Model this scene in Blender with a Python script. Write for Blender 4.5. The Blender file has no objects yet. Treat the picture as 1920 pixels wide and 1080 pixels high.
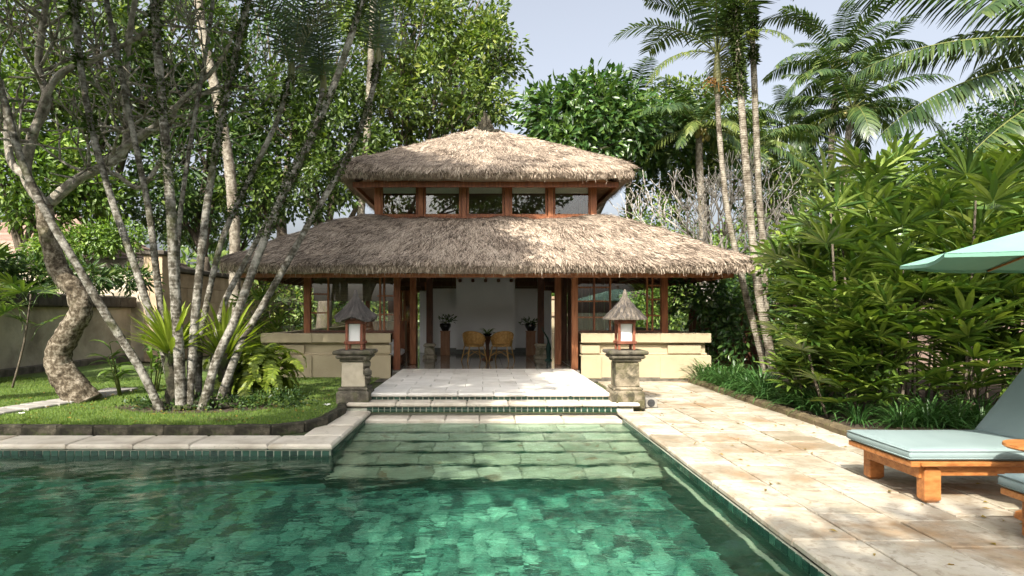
import bpy, math, random
import numpy as np
from mathutils import Vector, Matrix, noise as mnoise

rng = np.random.default_rng(7)
random.seed(7)
S = bpy.context.scene
COL = S.collection
R = math.radians
F, PX, PY, EYE = 1150.0, 905.0, 585.0, 1.5     # focal length in photo pixels, vanishing point, eye height

# ------------------------------------------------------------------ camera, world, sun, exposure
cam = bpy.data.cameras.new('camera')
cam_o = bpy.data.objects.new('camera', cam)
COL.objects.link(cam_o)
cam_o.location = (0, 0, EYE)
cam_o.rotation_euler = (R(90), 0, 0)
cam.sensor_width = 36.0
cam.lens = F / 1920 * 36.0
cam.shift_x = (960 - PX) / 1920
cam.shift_y = (PY - 540) / 1920
cam.clip_start = 0.05
cam.clip_end = 3000
S.camera = cam_o

LIGHT = Vector((0.45, 1.0, -0.95)).normalized()          # the way the sunlight travels
SUN_EL = math.asin(-LIGHT.z)
SUN_AZ = math.atan2(-LIGHT.x, -LIGHT.y)
w = bpy.data.worlds.new('World')
S.world = w
w.use_nodes = True
wn = w.node_tree
wn.nodes.clear()
sky = wn.nodes.new('ShaderNodeTexSky')
sky.sky_type = 'NISHITA'
sky.sun_disc = False
sky.sun_elevation = SUN_EL
sky.sun_rotation = SUN_AZ % (2 * math.pi)
sky.air_density = 1.0
sky.dust_density = 8.0
sky.ozone_density = 2.5
bg = wn.nodes.new('ShaderNodeBackground')
bg.inputs['Strength'].default_value = 0.15
wo = wn.nodes.new('ShaderNodeOutputWorld')
hs = wn.nodes.new('ShaderNodeHueSaturation')          # thin humid veil: the whole sky is paler
hs.inputs['Saturation'].default_value = 0.42
wn.links.new(sky.outputs[0], hs.inputs['Color'])
wn.links.new(hs.outputs[0], bg.inputs[0])
wn.links.new(bg.outputs[0], wo.inputs[0])
sun = bpy.data.lights.new('sun', 'SUN')
sun.energy = 4.1
sun.angle = R(0.53)
sun.color = (1.0, 0.93, 0.82)
sun_o = bpy.data.objects.new('sun', sun)
COL.objects.link(sun_o)
sun_o.rotation_euler = LIGHT.to_track_quat('-Z', 'Y').to_euler()
S.view_settings.view_transform = 'Standard'
S.view_settings.look = 'None'
S.view_settings.gamma = 1.0
S.view_settings.use_curve_mapping = False
S.view_settings.exposure = 1.12
S.render.engine = 'CYCLES'
S.cycles.use_denoising = True
S.cycles.max_bounces = 12
S.cycles.diffuse_bounces = 9
S.cycles.glossy_bounces = 4
S.cycles.transmission_bounces = 4
S.cycles.transparent_max_bounces = 10
S.cycles.caustics_reflective = False
S.cycles.caustics_refractive = True


# ------------------------------------------------------------------ helpers
def at(px, py, Y):
    """the point at depth Y that the photograph shows at pixel (px, py)"""
    return Vector(((px - PX) * Y / F, Y, EYE + (PY - py) * Y / F))


def tag(o, label=None, cat=None, group=None, kind=None):
    if label: o['label'] = label
    if cat: o['category'] = cat
    if group: o['group'] = group
    if kind: o['kind'] = kind
    return o


def link(name, me, mat=None, parent=None, loc=None):
    o = bpy.data.objects.new(name, me)
    COL.objects.link(o)
    if mat is not None and me is not None and len(me.materials) == 0:
        me.materials.append(mat)
    if parent is not None:
        o.parent = parent
    if loc is not None:
        o.location = loc
    return o


def empty(name, loc=(0, 0, 0), rz=0.0):
    o = bpy.data.objects.new(name, None)
    COL.objects.link(o)
    o.empty_display_size = 0.2
    o.location = loc
    o.rotation_euler = (0, 0, rz)
    return o


def kids(o):
    return [c for c in COL.objects if c.parent == o]


def copy_tree(o, parent=None, tree=None):
    """copy of a thing with its parts and sub-parts"""
    if tree is None:
        tree = {}
        for c in COL.objects:
            if c.parent is not None:
                tree.setdefault(c.parent.name, []).append(c)
    c = o.copy()
    COL.objects.link(c)
    if parent is not None:
        c.parent = parent
    for ch in tree.get(o.name, []):
        copy_tree(ch, c, tree)
    return c


def np_mesh(name, V, Fs, smooth=False, mats=(), mat_index=None):
    """mesh from a vertex array and a list of index arrays (triangles or quads)"""
    me = bpy.data.meshes.new(name)
    V = np.asarray(V, dtype=np.float32).reshape(-1, 3)
    if not isinstance(Fs, (list, tuple)):
        Fs = [Fs]
    Fs = [np.asarray(f, dtype=np.int32) for f in Fs if len(f)]
    me.vertices.add(len(V))
    me.vertices.foreach_set('co', V.ravel())
    idx = np.concatenate([f.ravel() for f in Fs])
    tot = np.concatenate([np.full(len(f), f.shape[1], dtype=np.int32) for f in Fs])
    st = np.concatenate([[0], np.cumsum(tot)[:-1]]).astype(np.int32)
    me.loops.add(len(idx))
    me.loops.foreach_set('vertex_index', idx)
    me.polygons.add(len(tot))
    me.polygons.foreach_set('loop_start', st)
    if smooth:
        me.polygons.foreach_set('use_smooth', np.ones(len(tot), dtype=bool))
    for m in mats:
        me.materials.append(m)
    if mat_index is not None:
        me.polygons.foreach_set('material_index', np.asarray(mat_index, dtype=np.int32))
    me.update(calc_edges=True)
    return me


class MB:
    """collects shapes for one mesh"""

    def __init__(self):
        self.v, self.f, self.mi, self.sm, self.m, self.s = [], [], [], [], 0, False

    def _add(self, vs, fs):
        b = len(self.v)
        self.v += [tuple(p) for p in vs]
        self.f += [tuple(i + b for i in f) for f in fs]
        self.mi += [self.m] * len(fs)
        self.sm += [self.s] * len(fs)

    def box(self, c, s, rz=0.0, ch=0.0, M=None, taper=1.0):
        x, y, z = s[0] / 2, s[1] / 2, s[2] / 2
        if ch <= 0:
            vs = [(-x, -y, -z), (x, -y, -z), (x, y, -z), (-x, y, -z)]
            vs += [(sx * x * taper, sy * y * taper, z) for sx, sy in ((-1, -1), (1, -1), (1, 1), (-1, 1))]
            fs = [(3, 2, 1, 0), (4, 5, 6, 7), (0, 1, 5, 4), (1, 2, 6, 5), (2, 3, 7, 6), (3, 0, 4, 7)]
        else:
            ch = min(ch, x * .9, y * .9, z * .9)
            vs = []
            for (a, b, d) in ((x - ch, y - ch, -z), (x, y, -z + ch), (x, y, z - ch), (x - ch, y - ch, z)):
                k = taper if d > 0 else 1.0
                vs += [(-a * k, -b * k, d), (a * k, -b * k, d), (a * k, b * k, d), (-a * k, b * k, d)]
            fs = [(3, 2, 1, 0), (12, 13, 14, 15)]
            for r in range(3):
                for k in range(4):
                    fs.append((r * 4 + k, r * 4 + (k + 1) % 4, r * 4 + 4 + (k + 1) % 4, r * 4 + 4 + k))
        ca, sa = math.cos(rz), math.sin(rz)
        out = []
        for p in vs:
            if M is not None:
                q = M @ Vector(p)
                out.append((q.x + c[0], q.y + c[1], q.z + c[2]))
            else:
                out.append((p[0] * ca - p[1] * sa + c[0], p[0] * sa + p[1] * ca + c[1], p[2] + c[2]))
        self._add(out, fs)
        return self

    def bar(self, a, b, wx, wy=None, up=(0, 0, 1)):
        a, b = Vector(a), Vector(b)
        d = b - a
        L = d.length
        d.normalize()
        u = Vector(up)
        if abs(d.dot(u)) > .98:
            u = Vector((0, 1, 0))
        s = d.cross(u).normalized()
        u = s.cross(d)
        M = Matrix((s, u, d)).transposed()
        return self.box((a + b) / 2, (wx, wy or wx, L), M=M)

    def tube(self, pts, rad, n=8, cap=True):
        pts = [Vector(p) for p in pts]
        if not hasattr(rad, '__len__'):
            rad = [rad] * len(pts)
        vs, fs = [], []
        t = (pts[1] - pts[0]).normalized()
        u = t.orthogonal().normalized()
        for i, p in enumerate(pts):
            if i == 0: t2 = pts[1] - pts[0]
            elif i == len(pts) - 1: t2 = pts[-1] - pts[-2]
            else: t2 = pts[i + 1] - pts[i - 1]
            t2.normalize()
            u = (u - t2 * u.dot(t2))
            u = u.normalized() if u.length > 1e-6 else t2.orthogonal().normalized()
            v = t2.cross(u)
            for k in range(n):
                a = 2 * math.pi * k / n
                vs.append(p + (u * math.cos(a) + v * math.sin(a)) * rad[i])
        for i in range(len(pts) - 1):
            for k in range(n):
                fs.append((i * n + k, i * n + (k + 1) % n, (i + 1) * n + (k + 1) % n, (i + 1) * n + k))
        if cap:
            fs.append(tuple(range(n - 1, -1, -1)))
            fs.append(tuple((len(pts) - 1) * n + k for k in range(n)))
        old = self.s
        self.s = True
        self._add(vs, fs)
        self.s = old
        return self

    def lathe(self, prof, c=(0, 0, 0), n=16, start=0.0):
        vs, fs = [], []
        for r, z in prof:
            for k in range(n):
                a = start + 2 * math.pi * k / n
                vs.append((c[0] + r * math.cos(a), c[1] + r * math.sin(a), c[2] + z))
        for i in range(len(prof) - 1):
            for k in range(n):
                fs.append((i * n + k, i * n + (k + 1) % n, (i + 1) * n + (k + 1) % n, (i + 1) * n + k))
        fs.append(tuple(range(n - 1, -1, -1)))
        fs.append(tuple((len(prof) - 1) * n + k for k in range(n)))
        self._add(vs, fs)
        return self

    def poly(self, pts):
        self._add(pts, [tuple(range(len(pts)))])
        return self

    def mesh(self, name, *mats):
        me = bpy.data.meshes.new(name)
        me.from_pydata(self.v, [], self.f)
        me.polygons.foreach_set('material_index', self.mi)
        me.polygons.foreach_set('use_smooth', self.sm)
        for m in mats: me.materials.append(m)
        me.update()
        return me

    def make(self, name, mat, parent=None, world=False, bevel=0.0, loc=None):
        mats = mat if isinstance(mat, (list, tuple)) else (mat,)
        o = link(name, self.mesh(name, *mats), None, parent, loc)
        if world and parent is not None:
            p = parent
            off = Vector((0, 0, 0))
            while p is not None:
                off += p.location
                p = p.parent
            o.location = -off
        if bevel > 0:
            b = o.modifiers.new('bevel', 'BEVEL')
            b.width = bevel
            b.segments = 2
            b.limit_method = 'ANGLE'
        return o


def smooth_path(pts, rad, step=0.12):
    """Catmull-Rom resampling of a polyline with radii"""
    pts = [Vector(p) for p in pts]
    P, Q = [], []
    n = len(pts)
    for i in range(n - 1):
        p0, p1, p2, p3 = pts[max(i - 1, 0)], pts[i], pts[i + 1], pts[min(i + 2, n - 1)]
        k = max(2, int((p2 - p1).length / step))
        for j in range(k):
            t = j / k
            P.append(0.5 * ((2 * p1) + (p2 - p0) * t + (2 * p0 - 5 * p1 + 4 * p2 - p3) * t * t + (3 * p1 - p0 - 3 * p2 + p3) * t ** 3))
            Q.append(rad[i] * (1 - t) + rad[i + 1] * t)
    P.append(pts[-1])
    Q.append(rad[-1])
    return P, Q


# ------------------------------------------------------------------ materials
def new_mat(name):
    m = bpy.data.materials.new(name)
    m.use_nodes = True
    nt = m.node_tree
    nt.nodes.clear()
    out = nt.nodes.new('ShaderNodeOutputMaterial')
    return m, nt, out


def N(nt, t, **kw):
    n = nt.nodes.new(t)
    for k, v in kw.items():
        if k in n.inputs: n.inputs[k].default_value = v
        else: setattr(n, k, v)
    return n


def ramp(nt, fac, stops):
    r = nt.nodes.new('ShaderNodeValToRGB')
    while len(r.color_ramp.elements) < len(stops):
        r.color_ramp.elements.new(0.5)
    for e, (p, c) in zip(r.color_ramp.elements, stops):
        e.position = p
        e.color = (*c, 1)
    nt.links.new(fac, r.inputs[0])
    return r.outputs[0]


def mixc(nt, fac, a, b, mode='MIX'):
    m = nt.nodes.new('ShaderNodeMix')
    m.data_type = 'RGBA'
    m.blend_type = mode
    for s, v in ((m.inputs[0], fac), (m.inputs[6], a), (m.inputs[7], b)):
        if hasattr(v, 'is_linked') or hasattr(v, 'links'):
            nt.links.new(v, s)
        elif isinstance(v, (tuple, list)):
            s.default_value = (*v, 1)
        else:
            s.default_value = v
    return m.outputs[2]


def math_n(nt, op, a, b=0.0, clamp=False):
    m = nt.nodes.new('ShaderNodeMath')
    m.operation = op
    m.use_clamp = clamp
    for i, v in enumerate((a, b)):
        if hasattr(v, 'links'): nt.links.new(v, m.inputs[i])
        else: m.inputs[i].default_value = v
    return m.outputs[0]


def noise(nt, scale, detail=5.0, rough=0.55, vec=None, dist=0.0):
    n = N(nt, 'ShaderNodeTexNoise', Scale=scale, Detail=detail, Roughness=rough, Distortion=dist)
    if vec is not None: nt.links.new(vec, n.inputs['Vector'])
    return n.outputs[0]


def coords(nt, scale=(1, 1, 1)):
    tc = nt.nodes.new('ShaderNodeTexCoord')
    mp = nt.nodes.new('ShaderNodeMapping')
    mp.inputs['Scale'].default_value = scale
    nt.links.new(tc.outputs['Object'], mp.inputs[0])
    return mp.outputs[0]


def pmat(name, stops, scale=4.0, rough=0.8, bump=0.3, bscale=30.0, bdist=0.01, stretch=(1, 1, 1), spec=0.3,
         objvar=0.0, islvar=0.0, stains_and_caustics=None, coat=0.0, detail=6.0):
    """principled material: colour from noise through stops, optional second noise of stains, per-object and per-piece variation, bump"""
    m, nt, out = new_mat(name)
    b = N(nt, 'ShaderNodeBsdfPrincipled', Roughness=rough)
    b.inputs['Specular IOR Level'].default_value = spec
    if coat: b.inputs['Coat Weight'].default_value = coat; b.inputs['Coat Roughness'].default_value = 0.08
    co = coords(nt, stretch)
    if objvar:
        oi = nt.nodes.new('ShaderNodeObjectInfo')
        ad = nt.nodes.new('ShaderNodeVectorMath'); ad.operation = 'ADD'
        sc = nt.nodes.new('ShaderNodeVectorMath'); sc.operation = 'SCALE'
        cb = nt.nodes.new('ShaderNodeCombineXYZ')
        nt.links.new(oi.outputs['Random'], cb.inputs[0]); nt.links.new(oi.outputs['Random'], cb.inputs[1])
        nt.links.new(cb.outputs[0], sc.inputs[0]); sc.inputs['Scale'].default_value = 37.0
        nt.links.new(co, ad.inputs[0]); nt.links.new(sc.outputs[0], ad.inputs[1])
        co2 = ad.outputs[0]
    else:
        co2 = co
    nf = noise(nt, scale, detail, 0.6, co2)
    nf = math_n(nt, 'MULTIPLY_ADD', nf, 1.7, False)
    nt.nodes[-1].inputs[2].default_value = -0.35
    fac = nf
    if objvar:
        r = math_n(nt, 'SUBTRACT', oi.outputs['Random'], 0.5)
        fac = math_n(nt, 'ADD', fac, math_n(nt, 'MULTIPLY', r, objvar))
    if islvar:
        g = nt.nodes.new('ShaderNodeNewGeometry')
        r = math_n(nt, 'SUBTRACT', g.outputs['Random Per Island'], 0.5)
        fac = math_n(nt, 'ADD', fac, math_n(nt, 'MULTIPLY', r, islvar))
    c = ramp(nt, fac, stops)
    if stains_and_caustics:
        for (sc_, lo, hi, colr, amt) in stains_and_caustics:
            sf = noise(nt, sc_, 6.0, 0.62, coords(nt), 0.4)
            mr = N(nt, 'ShaderNodeMapRange')
            mr.inputs[1].default_value = lo; mr.inputs[2].default_value = hi
            mr.inputs[3].default_value = 0; mr.inputs[4].default_value = amt
            nt.links.new(sf, mr.inputs[0])
            c = mixc(nt, mr.outputs[0], c, colr)
    nt.links.new(c, b.inputs['Base Color'])
    if bump:
        bn = noise(nt, bscale, 6.0, 0.65, co2)
        bp = N(nt, 'ShaderNodeBump', Strength=bump, Distance=bdist)
        nt.links.new(bn, bp.inputs['Height'])
        nt.links.new(bp.outputs[0], b.inputs['Normal'])
    nt.links.new(b.outputs[0], out.inputs[0])
    return m


def leaf_mat(name, stops, rough=0.42, trans=0.3, spec=0.45, objvar=0.35):
    """thin leaf: a diffuse and glossy face, light coming through from behind; each leaf its own shade of the ramp"""
    m, nt, out = new_mat(name)
    b = N(nt, 'ShaderNodeBsdfPrincipled', Roughness=rough)
    b.inputs['Specular IOR Level'].default_value = spec
    g = nt.nodes.new('ShaderNodeNewGeometry')
    oi = nt.nodes.new('ShaderNodeObjectInfo')
    f = math_n(nt, 'ADD', g.outputs['Random Per Island'], math_n(nt, 'MULTIPLY', math_n(nt, 'SUBTRACT', oi.outputs['Random'], 0.5), objvar))
    nn = noise(nt, 1.3, 3.0, 0.5, coords(nt))
    f = math_n(nt, 'ADD', math_n(nt, 'MULTIPLY', f, 0.75), math_n(nt, 'MULTIPLY', math_n(nt, 'SUBTRACT', nn, 0.38), 0.8))
    c = ramp(nt, f, stops)
    nt.links.new(c, b.inputs['Base Color'])
    t = nt.nodes.new('ShaderNodeBsdfTranslucent')
    ct = mixc(nt, 1.0, c, (1.35, 1.45, 0.55), 'MULTIPLY')
    nt.links.new(ct, t.inputs[0])
    mx = nt.nodes.new('ShaderNodeMixShader')
    mx.inputs[0].default_value = trans
    nt.links.new(b.outputs[0], mx.inputs[1])
    nt.links.new(t.outputs[0], mx.inputs[2])
    nt.links.new(mx.outputs[0], out.inputs[0])
    return m


def glass_mat(name, tint=(0.9, 0.93, 0.92), bump=0.0, bscale=1.0, ior=1.5, boost=1.0, rough=0.01, wave=None):
    """a sheet that lets light straight through and mirrors by Fresnel"""
    m, nt, out = new_mat(name)
    tr = nt.nodes.new('ShaderNodeBsdfTransparent'); tr.inputs[0].default_value = (*tint, 1)
    gl = N(nt, 'ShaderNodeBsdfGlossy', Roughness=rough)
    gl.inputs[0].default_value = (1, 1, 1, 1)
    fr = N(nt, 'ShaderNodeLayerWeight', Blend=.5)           # the same from either face of the pane
    f5 = math_n(nt, 'POWER', fr.outputs['Facing'], 5.0)
    f0 = ((ior - 1) / (ior + 1)) ** 2 * boost
    f = math_n(nt, 'ADD', math_n(nt, 'MULTIPLY', f5, 1 - f0), f0, True)
    if bump:
        co = coords(nt, wave or (1, 1, 1))
        h = math_n(nt, 'ADD', noise(nt, bscale, 2.0, 0.5, co, 0.6), math_n(nt, 'MULTIPLY', noise(nt, bscale * 3.7, 2.0, 0.5, co, 0.4), 0.35))
        bp = N(nt, 'ShaderNodeBump', Strength=1.0, Distance=bump)
        nt.links.new(h, bp.inputs['Height'])
        nt.links.new(bp.outputs[0], gl.inputs['Normal'])
        nt.links.new(bp.outputs[0], fr.inputs['Normal'])
    mx = nt.nodes.new('ShaderNodeMixShader')
    nt.links.new(f, mx.inputs[0])
    nt.links.new(tr.outputs[0], mx.inputs[1])
    nt.links.new(gl.outputs[0], mx.inputs[2])
    nt.links.new(mx.outputs[0], out.inputs[0])
    return m


M = {}
M['soil'] = pmat('soil', [(0.2, (.035, .026, .018)), (.8, (.10, .075, .05))], 3, .95, .6, 25, .02)
M['ground'] = pmat('ground', [(0.2, (.03, .045, .015)), (.8, (.09, .10, .04))], .7, .95, .5, 12, .03)
M['lawn'] = pmat('lawn_turf', [(0.2, (.06, .10, .022)), (.8, (.13, .20, .045))], 1.2, .95, .6, 40, .02, stains_and_caustics=[(1.6, .54, .66, (.09, .07, .04), .8)])
M['paving'] = pmat('paving_stone', [(0.1, (.245, .205, .14)), (.45, (.39, .35, .27)), (.9, (.49, .455, .38))], 2.6, .75, .6, 16, .015, objvar=.5,
                   stains_and_caustics=[(1.1, .52, .66, (.27, .16, .07), .8), (3.7, .53, .66, (.23, .175, .115), .65), (14, .54, .66, (.19, .15, .105), .6)])
M['paving_joint'] = pmat('paving_joint', [(0.2, (.03, .025, .018)), (.8, (.075, .062, .045))], 5, .95, .4, 40)
M['terrace'] = pmat('terrace_stone', [(0.1, (.50, .47, .41)), (.5, (.62, .59, .53)), (.9, (.70, .67, .61))], 2.2, .7, .3, 22, .005, objvar=.4,
                    stains_and_caustics=[(3.0, .56, .72, (.40, .33, .24), .5)])
M['coping'] = pmat('coping_stone', [(0.1, (.38, .33, .26)), (.5, (.53, .48, .39)), (.9, (.62, .57, .48))], 3, .75, .35, 24, .006, objvar=.4,
                   stains_and_caustics=[(2.2, .54, .7, (.30, .24, .16), .6), (9, .6, .7, (.14, .12, .09), .6)])
M['sunk'] = pmat('sunken_step_stone', [(0.1, (.26, .27, .19)), (.5, (.40, .42, .30)), (.9, (.52, .53, .40))], 3, .8, .3, 22, .006, objvar=.5,
                 stains_and_caustics=[(4, .6, .66, (.22, .13, .06), .7)])
M['tile'] = pmat('green_glazed_tile', [(0.1, (.006, .024, .017)), (.5, (.011, .042, .028)), (.9, (.022, .07, .046))], 7, .22, .05, 20, .002, objvar=1.0, spec=.5)
M['grout'] = pmat('tile_grout', [(0.2, (.40, .41, .32)), (.8, (.55, .55, .45))], 6, .9, .2, 30)
M['grout_dark'] = pmat('pool_grout', [(0.2, (.05, .19, .14)), (.8, (.07, .24, .17))], 6, .9, .2, 30)
M['pool_tile'] = pmat('pool_stone_tile', [(0.0, (.02, .08, .06)), (.26, (.032, .12, .09)), (.42, (.08, .27, .19)), (.75, (.12, .36, .25)), (1, (.19, .45, .32))], 5, .6, .2, 18, .004, objvar=1.3, islvar=1.3, stains_and_caustics=[(22, .46, .60, (.025, .10, .07), .65), (60, .55, .7, (.30, .5, .36), .5)])  # fine mottling in the tile colour stands in for caustic light on the floor
M['pool_wall'] = pmat('pool_wall_tile', [(0.1, (.012, .05, .035)), (.9, (.04, .12, .08))], 5, .4, .2, 18, .004)
M['cream'] = pmat('cream_plaster', [(0.1, (.345, .285, .18)), (.9, (.42, .355, .235))], 1.6, .85, .2, 40, .004, stains_and_caustics=[(2.0, .56, .74, (.30, .25, .165), .6), (9, .58, .72, (.33, .27, .17), .5)])
M['plinth'] = pmat('dark_plinth_stone', [(0.2, (.06, .055, .045)), (.8, (.19, .165, .13))], 5, .9, .6, 22, .02)
M['white'] = pmat('white_wall_plaster', [(0.1, (.80, .80, .79)), (.9, (.85, .85, .84))], 1.2, .8, .05, 20)
M['skirting'] = pmat('grey_skirting', [(0.2, (.13, .14, .13)), (.8, (.2, .21, .19))], 4, .5, .1, 20)
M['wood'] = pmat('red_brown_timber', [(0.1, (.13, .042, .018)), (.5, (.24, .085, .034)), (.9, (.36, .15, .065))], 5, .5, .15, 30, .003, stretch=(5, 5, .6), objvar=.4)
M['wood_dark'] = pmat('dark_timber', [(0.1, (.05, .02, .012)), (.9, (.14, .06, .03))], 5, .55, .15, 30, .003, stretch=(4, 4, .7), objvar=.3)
M['soffit'] = pmat('soffit_timber', [(0.1, (.24, .12, .055)), (.9, (.42, .24, .12))], 5, .6, .15, 30, .003, stretch=(3, 3, 3))
M['teak'] = pmat('orange_teak', [(0.1, (.19, .065, .016)), (.5, (.35, .135, .038)), (.9, (.48, .215, .07))], 9, .45, .12, 30, .002, stretch=(1, 3, 3), objvar=.3, spec=.4)
M['floor'] = pmat('polished_stone_floor', [(0.1, (.20, .185, .16)), (.9, (.30, .28, .245))], 2.5, .1, .0, 20, spec=.8, objvar=.3)
M['thatch'] = pmat('thatch_core', [(0.1, (.13, .10, .075)), (.5, (.25, .20, .155)), (.9, (.36, .30, .24))], 2.0, .95, .8, 45, .03, stretch=(1, 1, 1))
M['straw'] = pmat('thatch_straw', [(0.0, (.07, .05, .036)), (.3, (.235, .182, .135)), (.65, (.385, .305, .23)), (1, (.56, .465, .365))], 1.3, .9, 0, islvar=1.3)  # random straw tones; the darkest stand for shade between the clumps
M['fibre'] = pmat('black_palm_fibre', [(0.1, (.035, .032, .03)), (.9, (.12, .105, .095))], 12, .9, .8, 60, .02, stretch=(1, 1, .3))
M['stone'] = pmat('mossy_carved_stone', [(0.1, (.085, .07, .048)), (.5, (.22, .185, .13)), (.9, (.34, .29, .21))], 6, .95, .8, 18, .03,
                  stains_and_caustics=[(3.2, .44, .56, (.07, .065, .03), .9), (7, .52, .62, (.04, .036, .024), .8)])
M['stone_pale'] = pmat('pale_pedestal_stone', [(0.1, (.36, .31, .23)), (.9, (.52, .46, .35))], 6, .95, .6, 18, .02,
                       stains_and_caustics=[(2.6, .56, .66, (.085, .085, .035), .8)])
M['moss_kerb'] = pmat('mossy_kerb_stone', [(0.1, (.014, .014, .009)), (.5, (.04, .036, .024)), (.9, (.12, .105, .075))], 8, .95, .9, 22, .03,
                      stains_and_caustics=[(3, .5, .62, (.05, .075, .015), .8)])
M['kerb_tan'] = pmat('tan_edging_stone', [(0.1, (.06, .045, .024)), (.9, (.18, .14, .08))], 5, .95, .9, 20, .03, stains_and_caustics=[(3, .5, .62, (.07, .08, .02), .8)])
M['wall_stone'] = pmat('garden_wall_render', [(0.1, (.34, .29, .22)), (.5, (.48, .42, .33)), (.9, (.58, .52, .42))], 1.3, .92, .5, 14, .02,
                       stains_and_caustics=[(.9, .5, .7, (.15, .125, .09), .7), (5, .6, .72, (.40, .32, .2), .4)])
M['wall_block'] = pmat('tan_wall_block', [(0.1, (.26, .19, .12)), (.9, (.44, .34, .23))], 3, .92, .5, 18, .02, objvar=.7)
M['wall_cap'] = pmat('dark_wall_cap', [(0.1, (.035, .03, .025)), (.9, (.12, .105, .085))], 4, .95, .6, 16, .02)
M['roof_tile'] = pmat('brown_roof_tile', [(0.1, (.17, .11, .085)), (.9, (.32, .23, .18))], 4, .9, .4, 18, .02, objvar=.4)
M['bark_palm'] = None
M['path'] = pmat('pale_path_stone', [(0.1, (.17, .165, .145)), (.9, (.33, .31, .28))], 4, .9, .4, 20, .01, objvar=.3)
M['fabric'] = pmat('pale_aqua_fabric', [(0.1, (.19, .25, .247)), (.9, (.225, .29, .287))], 3, .9, .15, 160, .002)
M['canopy_cloth'] = pmat('mint_parasol_cloth', [(0.1, (.165, .335, .255)), (.9, (.205, .385, .30))], 3, .85, .1, 120, .002)
M['wicker'] = pmat('golden_wicker', [(0.1, (.30, .16, .045)), (.5, (.47, .28, .09)), (.9, (.60, .39, .15))], 18, .6, .7, 90, .006)
M['black_pot'] = pmat('black_glazed_pot', [(0.1, (.008, .008, .009)), (.9, (.02, .02, .022))], 4, .15, 0, spec=.6)
M['pedestal_wood'] = pmat('plinth_timber', [(0.1, (.22, .10, .05)), (.9, (.36, .19, .10))], 5, .5, .1, 20, .002, stretch=(4, 4, .7))
M['lamp_paper'] = pmat('white_lamp_panel', [(0.1, (.62, .62, .60)), (.9, (.70, .70, .68))], 3, .35, .03, 20)
M['lantern_wood'] = pmat('lantern_red_wood', [(0.1, (.10, .03, .017)), (.9, (.28, .10, .055))], 9, .6, .2, 30, .003, objvar=.3)
M['speaker'] = pmat('grey_speaker_shell', [(0.1, (.16, .15, .13)), (.9, (.3, .28, .24))], 9, .9, .4, 40, .005)
M['speaker_mesh'] = pmat('dark_speaker_mesh', [(0.1, (.02, .02, .02)), (.9, (.05, .05, .05))], 30, .9, .4, 80, .003)
M['metal_dark'] = pmat('dark_metal', [(0.1, (.03, .03, .032)), (.9, (.06, .06, .06))], 5, .4, 0)
M['green_bronze'] = pmat('dark_green_bronze', [(0.1, (.008, .03, .024)), (.9, (.02, .07, .055))], 6, .45, .2, 30, .004)
M['blind'] = pmat('white_roller_blind', [(0.1, (.80, .80, .76)), (.9, (.85, .85, .81))], 3, .9, .05, 40)
M['bamboo_blind'] = pmat('brown_bamboo_blind', [(0.1, (.09, .065, .045)), (.9, (.2, .15, .105))], 6, .8, .5, 30, .005, stretch=(.4, .4, 14))
M['linen'] = pmat('white_linen', [(0.1, (.70, .69, .68)), (.9, (.8, .79, .78))], 4, .9, .1, 30, .004)
M['bark'] = pmat('rough_grey_bark', [(0.1, (.10, .08, .055)), (.5, (.25, .21, .155)), (.9, (.42, .37, .29))], 7, .95, 1.0, 16, .03,
                 stains_and_caustics=[(2.5, .55, .68, (.08, .085, .03), .7)])
M['bark_dark'] = pmat('dark_brown_bark', [(0.1, (.05, .04, .028)), (.9, (.17, .14, .105))], 6, .95, .9, 14, .03)
M['bark_pale'] = pmat('pale_branch_bark', [(0.1, (.26, .235, .195)), (.9, (.46, .43, .37))], 7, .95, .6, 18, .02)
M['bark_lichen'] = pmat('lichen_palm_bark', [(0.1, (.11, .10, .08)), (.5, (.27, .25, .21)), (.9, (.47, .45, .40))], 6, .95, .6, 25, .01, stretch=(1, 1, 1.6),
                        stains_and_caustics=[(5, .55, .62, (.055, .05, .035), .8), (2.2, .60, .7, (.09, .10, .035), .6)])
M['bark_ring'] = pmat('ringed_palm_bark', [(0.1, (.13, .115, .085)), (.5, (.30, .27, .21)), (.9, (.46, .42, .34))], 5, .95, .6, 25, .01, stretch=(.5, .5, 5))
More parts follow.
